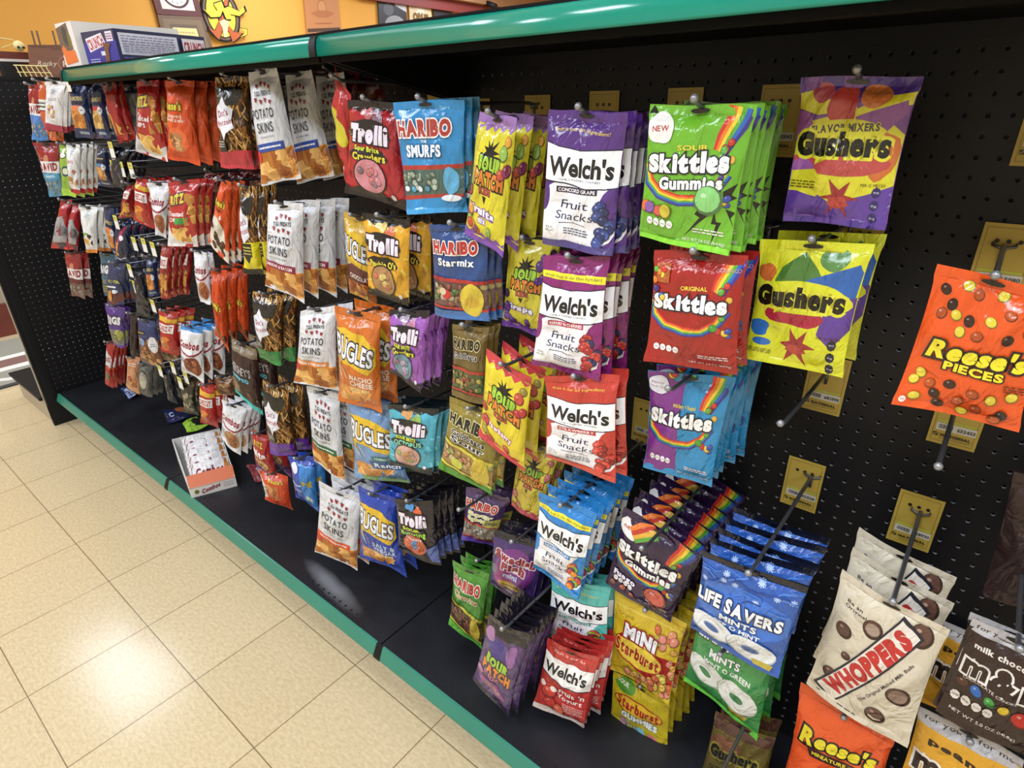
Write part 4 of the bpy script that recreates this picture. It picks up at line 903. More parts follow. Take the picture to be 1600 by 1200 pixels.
for bx, nm in BAYS:
    t = empty('pegboard_bay', (bx, 0, 0), 'black perforated back panel with uprights, %s bay of the gondola' % nm, 'pegboard')
    i0 = math.ceil((bx + .02 + .0127 - HX0)/INCH); i1 = math.floor((bx + 1.2 - .0127 - HX0)/INCH); nv = 51
    x0 = HX0 + i0*INCH; perforated('perforated_panel', M_peg, (x0 - bx, 0, HZ0), (1, 0, 0), (0, 0, -1), i1-i0+1, nv, (0, -1, 0), t)
    a = x0 - INCH/2 - bx; b = HX0 + (i1+.5)*INCH - bx; zt = HZ0 + INCH/2; zb = HZ0 - (nv-.5)*INCH
    s = MB(); s.box((.0, -.001, zt), (1.22, .02, 1.553)); s.box((.0, -.001, .14), (1.22, .02, zb)); s.box((0, .012, zb), (1.22, .03, zt)); s.box((.008, -.001, zb), (a, .012, zt)); s.box((b, -.001, zb), (1.212, .012, zt))
    s.build('panel_backing', M_peg, t)
    s = MB(); s.box((-.012, -.006, 0), (.012, .03, 1.553))
    s.build('upright', M_black, t); s = MB()
    for k in range(48): s.box((-.003, -.0068, .2+k*.027), (.003, -.0055, .215+k*.027))
    s.build('slots', M_recess, t)
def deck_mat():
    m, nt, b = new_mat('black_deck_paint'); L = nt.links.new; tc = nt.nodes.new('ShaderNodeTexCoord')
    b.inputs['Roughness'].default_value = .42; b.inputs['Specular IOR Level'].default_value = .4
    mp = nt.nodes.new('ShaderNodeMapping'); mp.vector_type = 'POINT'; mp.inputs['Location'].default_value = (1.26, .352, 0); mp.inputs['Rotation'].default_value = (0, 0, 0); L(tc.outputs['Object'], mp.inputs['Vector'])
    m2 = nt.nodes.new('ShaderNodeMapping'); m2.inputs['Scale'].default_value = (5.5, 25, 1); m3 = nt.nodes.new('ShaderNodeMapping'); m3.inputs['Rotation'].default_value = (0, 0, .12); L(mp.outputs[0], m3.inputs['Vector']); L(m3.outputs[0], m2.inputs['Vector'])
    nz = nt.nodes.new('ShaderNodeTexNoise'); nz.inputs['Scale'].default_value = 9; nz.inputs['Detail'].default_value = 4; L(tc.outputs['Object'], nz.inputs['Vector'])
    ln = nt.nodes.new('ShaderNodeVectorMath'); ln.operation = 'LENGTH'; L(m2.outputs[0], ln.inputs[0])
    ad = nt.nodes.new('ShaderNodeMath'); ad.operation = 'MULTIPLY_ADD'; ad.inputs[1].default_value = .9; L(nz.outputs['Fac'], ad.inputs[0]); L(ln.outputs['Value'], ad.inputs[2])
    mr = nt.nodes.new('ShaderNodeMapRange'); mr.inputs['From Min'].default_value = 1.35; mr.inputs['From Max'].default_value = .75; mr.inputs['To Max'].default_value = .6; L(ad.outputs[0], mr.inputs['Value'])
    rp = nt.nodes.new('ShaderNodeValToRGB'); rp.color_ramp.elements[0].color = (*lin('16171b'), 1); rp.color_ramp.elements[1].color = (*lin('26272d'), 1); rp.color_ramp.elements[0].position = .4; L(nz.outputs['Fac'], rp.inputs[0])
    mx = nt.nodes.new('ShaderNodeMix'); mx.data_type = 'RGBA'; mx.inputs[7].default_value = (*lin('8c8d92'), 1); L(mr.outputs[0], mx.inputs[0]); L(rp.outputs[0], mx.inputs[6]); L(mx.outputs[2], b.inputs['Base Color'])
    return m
M_deck = deck_mat()
LIP_B = [(-.400, .1665), (-.405, .1655), (-.418, .138), (-.420, .131), (-.415, .129), (-.401, .150)]
for bx, nm in BAYS:
    t = empty('base_shelf', (0, 0, 0), 'low black base deck with teal price strip, %s bay' % nm, 'shelf')
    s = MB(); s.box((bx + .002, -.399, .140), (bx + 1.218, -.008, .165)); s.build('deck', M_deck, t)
    s = MB(); s.box((bx, -.335, 0), (bx + 1.22, -.32, .14)); s.build('kick_plate', M_dark, t)
    s = MB(); s.prism_x(LIP_B, bx + .012, bx + 1.208); s.build('price_strip', M_greenback, t)
    s = MB(); s.prism_x([(y*1.004 if y < -.41 else y, z) for y, z in LIP_B], bx - .012, bx + .012); s.build('strip_joint', M_black, t)
    s = MB()
    for k in range(47):
        for y, r in ((-.376, .0042), (-.392, .0026)):
            c = Vector((bx + .02 + k*.0254 + .004, y, .1654)); s.add([c + Vector((math.cos(q*PI/4)*r, math.sin(q*PI/4)*r, 0)) for q in range(8)], [tuple(range(8))])
    s.build('perforations', M_recess, t)
LIP_T = [(-.3535 - .011*math.cos(math.radians(a)), 1.5025 + .0245*math.sin(math.radians(a))) for a in (84, 72, 60, 48, 36, 24, 12, 0, -10, -18)] + [(-.352, 1.498), (-.346, 1.512)]
for bx, nm in BAYS[1:]:
    t = empty('top_shelf', (0, 0, 0), 'black top shelf with glossy teal price strip, %s bay' % nm, 'shelf')
    s = MB(); s.box((bx + .003, -.345, 1.505), (bx + 1.217, -.008, 1.5295)); s.box((bx + .003, -.352, 1.487), (bx + 1.217, -.335, 1.5295)); s.box((bx+.003, -.356, 1.5272), (bx+1.217, -.34, 1.5305)); s.build('deck', M_shelf, t)
    s = MB(); s.prism_x(LIP_T, bx + .010, bx + 1.210); s.build('price_strip', M_green, t, smooth=True)
    s = MB(); s.prism_x([(y - .002, z) for y, z in LIP_T], bx - .009, bx + .009); s.build('strip_joint', M_black, t)
    for sx in (bx + .006, bx + 1.206):
        s = MB(); s.add([(sx, 0, 1.505), (sx, -.33, 1.505), (sx, -.33, 1.488), (sx, 0, 1.42), (sx+.008, 0, 1.505), (sx+.008, -.33, 1.505), (sx+.008, -.33, 1.488), (sx+.008, 0, 1.42)], [(0,1,2,3),(7,6,5,4),(0,4,5,1),(1,5,6,2),(2,6,7,3),(3,7,4,0)]); s.build('bracket', M_black, t)
# wing panel (back of the end-cap) and its base
t = empty('perforated_partition', (-3.43, 0, 0), 'black perforated end panel standing across the left end of the shelves', 'pegboard')
perforated('perforated_panel', M_peg, (0, -.425 + .03, 1.53), (0, 1, 0), (0, 0, -1), 30, 56, (1, 0, 0), t, r=.0018)
s = MB(); s.box((-.006, .352, .03), (.0, .46, 1.553)); s.box((-.02, -.457, .03), (.004, -.408, 1.553)); s.box((-.02, -.457, 1.542), (.003, .46, 1.557)); s.box((-.02, -.457, .0), (.003, .46, .11)); s.build('panel_frame', M_peg, t)
s = MB()
for k in range(52): s.box((.0035, -.44, .14+k*.027), (.0045, -.432, .155+k*.027))
s.build('slots', M_recess, t)
s = MB(); s.box((-.052, -.456, .0), (-.021, -.41, 1.5)); s.build('upright', M_kick, t)  # beige colour stands in for light reflected on the post's front face
t = empty('end_base_shelf', (-3.7, -.2, 0), 'low grey-topped base deck behind the end panel', 'shelf')
s = MB(); s.box((-.27, -.25, .0), (.215, .66, .125)); s.build('kick_panel', M_kick, t)
s = MB(); s.box((-.30, -.27, .125), (.215, .68, .14)); s.build('deck', M_black, t)

# ------------------------------------------------------------------ printed flat panels
def panel(name, A, C, th, m=None, parent=None, matback=None):
    """flat printed panel through the four corners C (TL TR BR BL), thickness th backwards"""
    C = [Vector(c) for c in C]; n = (C[1]-C[0]).cross(C[3]-C[0]).normalized()
    if n.dot(CAM_LOC - C[0]) < 0: n = -n
    w = (C[1]-C[0]).length; h = (C[3]-C[0]).length; cc = [np.array(c) for c in C]; nn = np.array(n)
    def S(U, W, off): return cc[0]*((1-U)*(1-W))[:, None] + cc[1]*(U*(1-W))[:, None] + cc[2]*(U*W)[:, None] + cc[3]*((1-U)*W)[:, None] + nn*off
    V = np.array([*[S(np.array([u]), np.array([v]), o)[0] for o in (0, -th) for u, v in ((0,0),(1,0),(1,1),(0,1))]])
    parts = [(V, [(0,3,2,1),(4,5,6,7),(0,1,5,4),(1,2,6,5),(2,3,7,6),(3,0,4,7)], A.bg)]
    for i, (v, t, c) in enumerate(A.L):
        v = np.clip(v, .002, .998); parts.append((S(v[:, 0], v[:, 1], .0004 + .00006*i*max(1, w*2)), t.tolist(), c))
    o = tri_mesh(name, parts, m or M_board, parent); o.data.polygons.foreach_set('use_smooth', [False]*len(o.data.polygons)); return o
def wallq(pts, x=-6.17): return [at(px, py, 0, x) for px, py in pts]

# clock in its case
A = Art('5c2a26', .9); A.rect(.14, .1, .86, .86, 'e0d4d0'); A.ell(.5, .46, .31, .33, '4c201e', n=32); A.ell(.5, .46, .26, .28, 'e8e4dc', n=32)
for k in range(12): a = k*PI/6; A.line([(.5+.17*math.sin(a), .46-.19*math.cos(a)/.9), (.5+.22*math.sin(a), .46-.25*math.cos(a)/.9)], .012, '3c3430')
A.line([(.5, .46), (.64, .58)], .016, '201c1a'); A.line([(.5, .46), (.40, .36)], .02, '201c1a')
t = empty('framed_clock', at(281, 20, 0, -6.17)); tag(t, 'dark red framed square clock with roman dial on the yellow wall', 'clock')
o = panel('clock_face', A, wallq([(226, -45), (300, -40), (317, 27), (246, 22)]), .04); o.parent = t; o.location = -t.location
A = Art('6e5642', 1.0); A.rect(.08, .08, .92, .95, '7c6850'); A.rect(.2, .2, .8, .9, '665444'); A.rect(.25, .28, .76, .75, 'e0d08c'); A.small(.3, .35, .7, .6, 3, 'b8a468')
o = panel('framed_certificate', A, wallq([(246, 23), (318, 27), (338, 92), (262, 88)]), .03); tag(o, 'brown framed certificate with cream paper under the clock', 'certificate')
# the oval emblem
A = Art('e6b160', 1.4); 
t = empty('wall_emblem', at(345, 40, 0, -6.17)); tag(t, 'yellow oval emblem sign with steer skull and crossed orange ribbons', 'sign')
def flat_shape(name, pts, x, th, m, parent):
    C = [at(a, b, 0, x) - parent.location for a, b in pts]; n = len(C); s = MB()
    s.add([c + Vector((0, 0, 0)) for c in C] + [c - Vector((th, 0, 0)) for c in C], [(i, (i+1) % n, (i+1) % n + n, i+n) for i in range(n)]); 
    tr = tessellate_polygon([[Vector((c.y, c.z, 0)) for c in C]]); s.add(C, [tuple(q) for q in tr]); return s.build(name, m, parent)
def el(cx, cy, rx, ry, n=28, lean=.22): return [(cx + rx*math.cos(2*PI*i/n) + lean*ry*math.sin(2*PI*i/n), cy + ry*math.sin(2*PI*i/n)) for i in range(n)]
flat_shape('oval_board', el(345, 22, 29, 44), -6.165, .02, M_recess, t); flat_shape('oval_ring', el(345, 22, 26.5, 41), -6.163, .004, M_wood2, t); flat_shape('oval_line', el(345, 22, 23, 37.5), -6.161, .004, M_recess, t); flat_shape('oval_field', el(345, 22, 21.5, 36), -6.159, .003, M_gold, t)
for pts in ([(352,-5),(345,25),(336,48),(326,44),(338,58),(343,62),(350,40),(357,0)], [(346,20),(356,38),(366,50),(378,52),(374,58),(364,66),(358,50),(344,32)]):
    cx = sum(p[0] for p in pts)/len(pts); cy = sum(p[1] for p in pts)/len(pts)
    flat_shape('ribbon_edge', [(cx+(x-cx)*1.2, cy+(y-cy)*1.08) for x, y in pts], -6.156, .004, M_recess, t); flat_shape('ribbon', pts, -6.153, .004, M_orangep, t)
flat_shape('skull', [(343,34),(350,30),(358,34),(356,44),(355,58),(350,58),(348,44)], -6.150, .004, M_cream, t)
for pts in ([(318,14),(332,22),(340,16),(334,6),(346,2),(350,12),(344,26),(330,27)], [(347,14),(358,10),(374,18),(380,10),(383,18),(374,25),(360,22),(362,30),(354,30)], [(376,44),(386,46),(386,54),(376,58),(384,50)]):
    cx = sum(p[0] for p in pts)/len(pts); cy = sum(p[1] for p in pts)/len(pts)
    flat_shape('scroll_edge', [(cx+(x-cx)*1.18, cy+(y-cy)*1.18) for x, y in pts], -6.151, .004, M_recess, t); flat_shape('scroll', pts, -6.147, .004, M_gold, t)
A = Art('b87c4c', 1.2); A.ell(.5, .45, .14, .16, 'a8683c'); A.ell(.5, .45, .11, .13, 'c08858'); A.poly([(.15,.55),(.35,.5),(.65,.5),(.85,.55),(.65,.62),(.35,.62)], 'a8683c'); A.small(.25, .7, .75, .74, 1, '8c5430'); A.rect(.02, .8, .98, .86, '4c3428')
o = panel('wall_poster', A, wallq([(472, -34), (525, -28), (534, 60), (481, 64)]), .015); tag(o, 'tan portrait poster with a dark band on the yellow wall', 'poster')
A = Art('26262a', 1.2); A.poly([(.5,.1),(1,.3),(1,.55),(.6,.4)], 'b8b8bc'); A.ell(.55, .85, .35, .25, '8c8c90'); A.ell(.35, .5, .18, .18, '505056')
o = panel('wall_poster', A, wallq([(590, -22), (633, -14), (637, 46), (593, 48)]), .015); tag(o, 'black and white photo poster left of the gold label poster', 'poster')
A = Art('c8b490', 1.1); A.text('OPUS', .5, .55, .7, .3, '7c5c24', ol='3c2c14', bold=.05); A.star(.5, .2, .3, .12, 8, 'e0d8c0')
o = panel('wall_poster', A, wallq([(639, 4), (673, 10), (675, 44), (641, 42)]), .015); tag(o, 'pale gold label poster between two dark posters', 'poster')
A = Art('2e2c34', 1.1); A.strokes(.1, .5, .9, .9, 5, ['6c6c74'], .02, .3)
o = panel('wall_poster', A, wallq([(677, 12), (707, 20), (709, 44), (679, 42)]), .015); tag(o, 'dark poster right of the gold label poster', 'poster')
s = MB(); c = at(757, 12, 0, -6.1); s.tube([c + Vector((0, .0, .06)), c + Vector((.16, .05, .0))], .035, 10); o = s.build('spot_lamp', M_black, smooth=True); tag(o, 'small black spotlight under the maroon beam', 'lamp')

# counter with goods at the far left
t = empty('sales_counter', (-5.7, .3, 0), 'grey checkout counter with red-brown wooden base beyond the end panel', 'counter')
s = MB(); s.box((-.45, -2.6, .22), (.42, 1.5, .95)); s.build('counter_body', M_kick, t)
s = MB(); s.box((-.45, -2.62, 0), (.46, 1.5, .22)); s.build('base_board', M_wood, t)
s = MB(); s.box((-.45, -2.64, .95), (.47, 1.5, 1.0)); s.build('counter_top', M_white, t)
s = MB(); s.box((-5.95, -.4, 1.0), (-5.35, .9, 1.62)); o = s.build('display_case', M_wood2); tag(o, 'brown wooden display case standing on the counter', 'display case')
s = MB(); s.box((-5.9, -.4, 1.74), (-5.5, .52, 1.79)); s.box((-5.9, -.4, 1.73), (-5.49, .52, 1.745), 1); s.box((-5.85, -.4, 1.62), (-5.55, .5, 1.73), 2); o = s.build('wooden_chest', [M_wood, M_white, M_tan]); tag(o, 'red-brown wooden chest with cream line behind the end panel', 'chest')
s = MB(); s.box((-5.45, .30, 1.62), (-5.38, .40, 1.72)); o = s.build('black_box', M_recess); tag(o, 'small black box behind the top of the end panel', 'box')
A = Art('7c5442', 1.0); A.strokes(0, 0, 1, 1, 16, ['8c6450', '6c4636'], .03, .6, 3, (-.1, .1)); A.text('Rocky', .45, .52, .5, .14, 'd8c8bc', shear=.2, bold=.01); A.ell(.92, .52, .2, .2, 'b87c68'); A.ell(.92, .52, .18, .18, '7c5442'); A.text('R', .93, .52, .14, .16, 'd8c8bc')
o = panel('wooden_sign', A, [at(*q, 0, -5.34) for q in [(44, 70), (104, 70), (108, 126), (50, 124)]], .02); tag(o, 'brown wood grain box sign with white script lettering', 'sign')
s = MB()
for i in range(7): s.tube([(-5.33, .375 + i*.03, 1.625), (-5.33, .36 + i*.028, 1.70)], .003, 6)
s.tube([(-5.33, .35, 1.70), (-5.33, .54, 1.70)], .004, 6); s.tube([(-5.33, .36, 1.66), (-5.33, .55, 1.66)], .003, 6); o = s.build('wire_rack', M_cream); tag(o, 'small cream wire rack in front of the brown sign', 'rack')
s = MB(); s.ball((-5.5, .46, 1.826), .034); s.tube([(-5.5, .44, 1.86), (-5.52, .36, 1.87), (-5.5, .28, 1.84), (-5.5, .22, 1.85)], .004, 6); s.tube([(-5.5, .44, 1.84), (-5.5, .36, 1.81)], .003, 6)
for dy in (.445, .475): s.ball((-5.462, dy, 1.815), .008, 1)
o = s.build('skull_ornament', [M_cream, M_recess], smooth=True); tag(o, 'small pale skull ornament on the wooden chest', 'ornament')
for q, lab in (((52, 66), 'leftmost'), ((60, 66), 'middle'), ((85, 66), 'rightmost')):
    a = at(*q, 0, -5.4); b = at(q[0]-3, 48, 0, -5.4); s = MB(); s.tube([a - Vector((0, 0, .2)), b], .006, 6); o = s.build('wooden_dowel', M_wood2); tag(o, 'thin dark dowel standing behind the brown sign, %s of three' % lab, 'dowel')
# rug
def rug():
    s = MB(); y0, y1 = -2.4, 2.2
    for x0, x1, mi in ((-5.12, -4.76, 0), (-4.76, -4.69, 1), (-4.69, -4.54, 2), (-4.54, -4.47, 1), (-4.47, -4.22, 0), (-4.22, -4.18, 3)): s.box((x0, y0, 0), (x1, y1, .008), mi)
    s.tube([(-4.46 + .2*math.sin(i*.35), -.62 + i*.06, .009) for i in range(14)], .012, 6, 1)
    return s.build('entrance_rug', [mat('rug_grey', '8f8c7e', .9, noise=.1, nscale=60, bump=.3), M_white, mat('rug_maroon', '7c5a52', .9), mat('rug_edge', '3a3936', .9)])
tag(rug(), 'grey patterned rug with maroon and white stripes on the floor', 'rug')

# ------------------------------------------------------------------ on the top shelf
def printed_box(name, P, z0, z1, arts, label, cat, bg):
    """P: base corners going round; arts: {edge index: Art}"""
    c = sum((Vector((p[0], p[1], 0)) for p in P), Vector())/len(P); t = empty(name, (c.x, c.y, z0), label, cat)
    Q = [Vector((p[0]-c.x, p[1]-c.y, 0)) for p in P]; H = Vector((0, 0, z1-z0)); n = len(Q); s = MB()
    s.add(Q + [q + H for q in Q], [(i, (i+1) % n, (i+1) % n + n, i+n) for i in range(n)] + [tuple(range(n, 2*n)), tuple(range(n))[::-1]])
    s.build('carton', bg, t)
    for i, A in arts.items():
        a, b = Q[i], Q[(i+1) % n]; nrm = Vector(((b-a).y, -(b-a).x, 0)).normalized()*.0008
        if nrm.dot((a+b)/2) < 0: nrm = -nrm
        C = [a+H+nrm, b+H+nrm, b+nrm, a+nrm]
        if (CAM_LOC - t.location - a).dot(nrm) > 0 or True:
            C = [t.location + v for v in C]; o = panel('printed_side', A, C, .0004, parent=None); o.data.transform(Matrix.Translation(-t.location)); o.parent = t
    return t
A1 = Art('2a2c8c', .9); A1.rect(0, 0, 1, .3, '23284c'); A1.poly([(.1,.2),(.62,.08),(.7,.42),(.16,.6)], 'e4e0e4'); A1.text('CRUNCH', .39, .33, .5, .3, 'a82438', rot=-14, bold=.04); A1.rect(.74, .06, .94, .34, 'd8d4e0'); A1.small(.76, .1, .92, .3, 3, '8c2c4c'); A1.poly([(.62,.35),(.85,.4),(.75,.55),(.7,.95),(.58,.9),(.6,.6)], '6c4430'); A1.rect(.5, .6, .62, .72, 'd0d0dc'); A1.small(.12, .78, .42, .92, 2, 'a8b0e0')
A2 = Art('23284c', .28); A2.rect(.03, .1, .66, .72, 'd8d8e4'); A2.small(.05, .15, .62, .66, 7, '8c8ca8'); A2.small(.03, .78, .6, .92, 2, '5c64b0'); A2.rect(.7, .12, .97, .66, 'e4e0e4'); A2.text('CRUNCH', .835, .38, .24, .32, 'a82438', bold=.05)
pA = at(126, 51, 2, 1.612); pB = at(176, 44, 2, 1.612); pC = at(318, 58, 2, 1.612); pD = pA + (pC - pB)
printed_box('candy_carton', [pA.xy, pB.xy, pC.xy, pD.xy], 1.5305, 1.612, {0: A1, 1: A2}, 'blue candy bar carton with white nutrition panel on the top shelf', 'box', mat('carton_blue', '23284c', .45))
A3 = Art('d8d4d0', 1.3); A3.poly([(.0,.1),(.7,.02),(.75,.6),(.0,.7)], '5c5048'); A3.ell(.45, .3, .16, .28, '2c3440'); A3.ell(.65, .4, .1, .25, '6c6430'); A3.poly([(.05,.55),(.2,.48),(.35,.62),(.8,.62),(.85,.88),(.1,.93)], 'd86c34')
p4 = [Vector(q) for q in ((-2.212, -.337), (-2.103, -.332), (-2.103, -.05), (-2.212, -.05))]; printed_box('display_carton', p4, 1.5305, 1.640, {0: A3}, 'white display carton with orange and brown print behind the blue carton', 'box', M_white)
# ------------------------------------------------------------------ hooks, cards and hanging bags
def hook(x, z, tip_y, label, carry=None, tags=(), double=False):
    t = empty('peg_hook', (x, 0, z), label, 'hook'); L = -tip_y; s = MB()
    s.tube([(0, .0, -.004), (0, -.02, 0), (0, -L*.6, .0), (0, -L+.02, .003), (0, -L, .010)], .0032, 8); s.build('rod', M_steel, t, smooth=True)
    s = MB(); s.tube([(-.0127, .0, .002), (-.0127, -.006, -.002), (0, -.009, -.006), (.0127, -.006, -.002), (.0127, 0, .002)], .0023, 6); s.tube([(0, -.006, 0), (0, -.006, -.026)], .0026, 6); s.build('cross_bar', M_steel, t, smooth=True)
    s = MB(); s.ball((0, -L, .011), .0052); s.build('tip', M_tip, t, smooth=True)
    for k in range(len(tags)):
        s = MB(); z0 = .02; s.box((-.017, -L-.002, -.028), (.017, -L, .022)); s.box((-.016, -L-.0026, -.026), (.016, -L-.002, .0), 1); s.box((-.016, -L-.0026, .001), (.016, -L-.002, .018), 2); s.build('price_tag', [M_black, M_price, M_pricey], t)
        if double or True:
            s = MB(); s.tube([(0, 0, .02), (0, -L, .02)], .002, 6); s.build('tag_rod', M_steel, t, smooth=True)
    return t
def card(x, z, num, label, w=.062, h=.102):
    A = Art('b59a42', h/w)
    A.rect(.07, .05, .93, .056, '6c5a24'); A.rect(.07, .945, .93, .951, '6c5a24'); A.rect(.07, .05, .078, .95, '6c5a24'); A.rect(.922, .05, .93, .95, '6c5a24')
    A.rect(.12, .60, .9, .64, 'b0b040'); A.rect(.12, .65, .93, .77, 'c8c4b8'); 
    for k in range(14): A.rect(.16+k*.022, .67, .168+k*.022+(k % 3)*.004, .74, '3c3830')
    A.text(num, .73, .71, .36, .055, '3c3830', bold=.02); A.rect(.1, .81, .2, .865, '2a2414'); A.line([(.11,.855),(.19,.82)], .02, 'b59a42'); A.text('NATIONAL', .56, .84, .62, .045, '2a2414', bold=.05); A.rect(.25, .89, .86, .897, '6c5a24')
    for k in (-1, 0, 1): A.ell(.5+k*.2048, .22, .045, .045, '17140e', n=12)
    zt = z + .022; C = [Vector(q) for q in ((x-w/2, -.0035, zt), (x+w/2, -.0035, zt), (x+w/2, -.0035, zt-h), (x-w/2, -.0035, zt-h))]
    o = panel('hook_card', A, C, .001); return tag(o, label, 'card', 'yellow cards behind the peg hooks')

# name, label, art, TL, TR, BR, BL (photo px), options
S = []
def B(a, desc, TL, TR, BR, BL, Y=-.28, n=1, last=None, T=None, yaw=0, cat='candy bag', name='candy_bag', near=True, tip=None, dx=0, tags=0, hk=True, card=None):
    S.append(dict(a=a, d=desc, q=(TL, TR, BR, BL), Y=Y, n=n, last=last, T=T, yaw=yaw, cat=cat, name=name, near=near, tip=tip, dx=dx, tags=tags, hk=hk, card=card))
# right end
B('reese_pieces', 'orange candy pieces bag with brown and yellow candies', (1466,410), (1652,458), (1592,677), (1394,628), Y=-.225, T=.024)
B('gushers_mix', 'purple and yellow fruit gusher bag beside the lime stack', (1254,121), (1443,118), (1385,358), (1221,346), Y=-.2)
B('gushers_yel', 'bright yellow fruit gusher bag', (1190,373), (1367,381), (1315,592), (1162,557), Y=-.2, n=2, last=1385)
B('whoppers', 'cream malted milk ball bag with red tilted lettering', (1316,890), (1484,985), (1417,1172), (1260,1068), Y=-.245, n=3, last=1500, T=.035, tip=-.27)
B('reese_mini', 'orange miniature peanut butter cup bag', (1250,1068), (1400,1150), (1365,1290), (1222,1240), Y=-.195, n=1)
B('reese_mini', 'second orange cup bag peeking out lowest at the left', (1243,1133), (1385,1205), (1345,1330), (1205,1262), Y=-.18, n=1)
B('mm_brown', 'dark brown chocolate candy bag with grey header', (1520,965), (1668,1040), (1612,1190), (1462,1107), Y=-.25, n=3, last=1690)
B('mm_peanut', 'yellow peanut chocolate candy bag with grey header', (1437,1102), (1600,1190), (1570,1335), (1395,1235), Y=-.215, n=2, last=1612)
B('brown_pouch', 'plain dark brown pouch high at the right edge', (1585,735), (1700,770), (1650,975), (1535,925), Y=-.10, n=2, last=1712, tip=-.12)
# mints
B('lifesavers_blue', 'blue peppermint bag with snowflakes', (1100,857), (1262,921), (1218,1056), (1076,985), Y=-.305, n=5, last=1300, T=.03)
B('lifesavers_green', 'green wintergreen mint bag', (1092,950), (1222,1002), (1183,1157), (1068,1062), Y=-.205, n=3, last=1250, tip=-.30)
B('gushers_dark', 'olive fruit gusher bag low under the green mints', (1118,1112), (1213,1152), (1178,1262), (1090,1225), Y=-.2, n=2, last=1225, tip=-.33)
# skittles column
B('skittles_sour', 'lime green sour gummy bag with rainbow stripes', (1014,164), (1186,163), (1141,399), (996,371), Y=-.285, n=6, last=1236, T=.022)
B('skittles_red', 'red rainbow candy bag', (1022,391), (1170,400), (1150,589), (1008,562), Y=-.28, n=2, last=1192)
B('skittles_blue', 'blue and purple rainbow candy bag', (1015,577), (1149,592), (1110,764), (1007,728), Y=-.21, n=6, last=1200, tip=-.30, T=.02)
B('skittles_fuego', 'dark purple rainbow gummy bag', (973,793), (1096,865), (1045,977), (948,906), Y=-.22, n=7, last=1172, tip=-.30)
B('starburst_mini', 'yellow and red mini fruit chew bag', (960,921), (1075,972), (1046,1098), (952,1046), Y=-.20, n=4, last=1110, T=.018)
B('starburst_gummies', 'yellow-green sour gummies bag', (957,1052), (1048,1095), (1044,1196), (951,1143), Y=-.185, n=5, last=1088, T=.018, tip=-.2)
# welch column
B('welch_grape', 'purple grape fruit snack bag with white band', (855,170), (984,177), (959,400), (845,381), n=5, last=1024)
B('welch_berry', 'magenta berry fruit snack bag with yellow stripe', (851,399), (952,403), (939,596), (830,571), n=5, last=1000)
B('welch_straw', 'red strawberry fruit snack bag', (853,585), (966,588), (964,752), (851,716), n=2, last=984)
B('welch_mixed', 'blue mixed fruit snack bag with yellow stripe', (844,765), (931,805), (906,934), (831,888), n=6, last=992)
B('welch_island', 'pale teal island fruit snack bag', (863,897), (953,922), (950,1027), (852,991), Y=-.23, n=3, last=970)
B('welch_yogurt', 'red fruit and yogurt snack bag', (856,996), (937,1028), (911,1141), (834,1099), Y=-.21, n=7, last=975, tip=-.24)
# sour patch column
B('sp_fruits', 'yellow sour fruits mix bag with purple ends', (747,175), (811,184), (786,403), (727,366), n=4, last=880, T=.03)
B('sp_grape', 'yellow sour grape bag with purple foot', (796,372), (862,376), (850,530), (784,508), Y=-.22, n=2, last=880)
B('sp_straw', 'yellow sour strawberry bag with red ends', (759,545), (832,590), (818,742), (750,677), n=3, last=880, T=.03)
B('sp_lemon', 'yellow and pink sour lemonade bag', (812,684), (876,708), (842,812), (797,792), Y=-.2, n=2, last=890)
B('swedish', 'purple mini fish gummy bag with red lettering', (771,830), (858,848), (832,944), (764,915), Y=-.25, n=3, last=880, tip=-.29)
B('sp_dark', 'black and purple sour grape candy bag', (764,958), (830,992), (792,1126), (741,1058), n=6, last=872)
# haribo column
B('haribo_blue', 'bright blue gummy bag with red lettering', (612,159), (727,156), (729,332), (637,334), n=3, last=749)
B('haribo_starmix', 'dark blue gummy star mix bag', (672,350), (764,352), (766,502), (679,493), n=3, last=787)
B('haribo_gold', 'dark gold gummy bear bag', (707,505), (764,512), (758,632), (706,616), n=3, last=784)
B('haribo_sour', 'gold and green sour gummy bear bag', (704,618), (785,655), (767,777), (688,727), n=4, last=810)
B('haribo_sghetti', 'purple sour spaghetti gummy bag', (727,762), (797,778), (771,856), (723,840), Y=-.22, n=2, last=815, tip=-.32)
B('haribo_green', 'green gummy cherry bag', (709,873), (763,900), (752,1018), (703,972), n=3, last=782, tip=-.27)
# trolli column
B('red_side', 'narrow red bag with yellow oval turned edge-on', (526,100), (545,150), (548,292), (527,230), Y=-.29, yaw=-12, n=1)
B('trolli_red', 'red gummy worm bag with black foot', (546,156), (622,160), (637,330), (540,300), Y=-.28, n=3, last=660)
B('trolli_peach', 'yellow and black peach ring gummy bag', (566,332), (642,345), (640,480), (576,460), n=2, last=676)
B('trolli_purple', 'purple speckled gummy worm bag', (608,484), (673,485), (660,613), (609,584), n=5, last=707)
B('trolli_octo', 'light blue gummy octopus bag', (608,627), (685,641), (678,740), (607,728), n=4, last=710)
B('trolli_burst', 'black gummy crawler bag with coloured swirls', (618,776), (676,782), (691,882), (623,860), n=5, last=716)
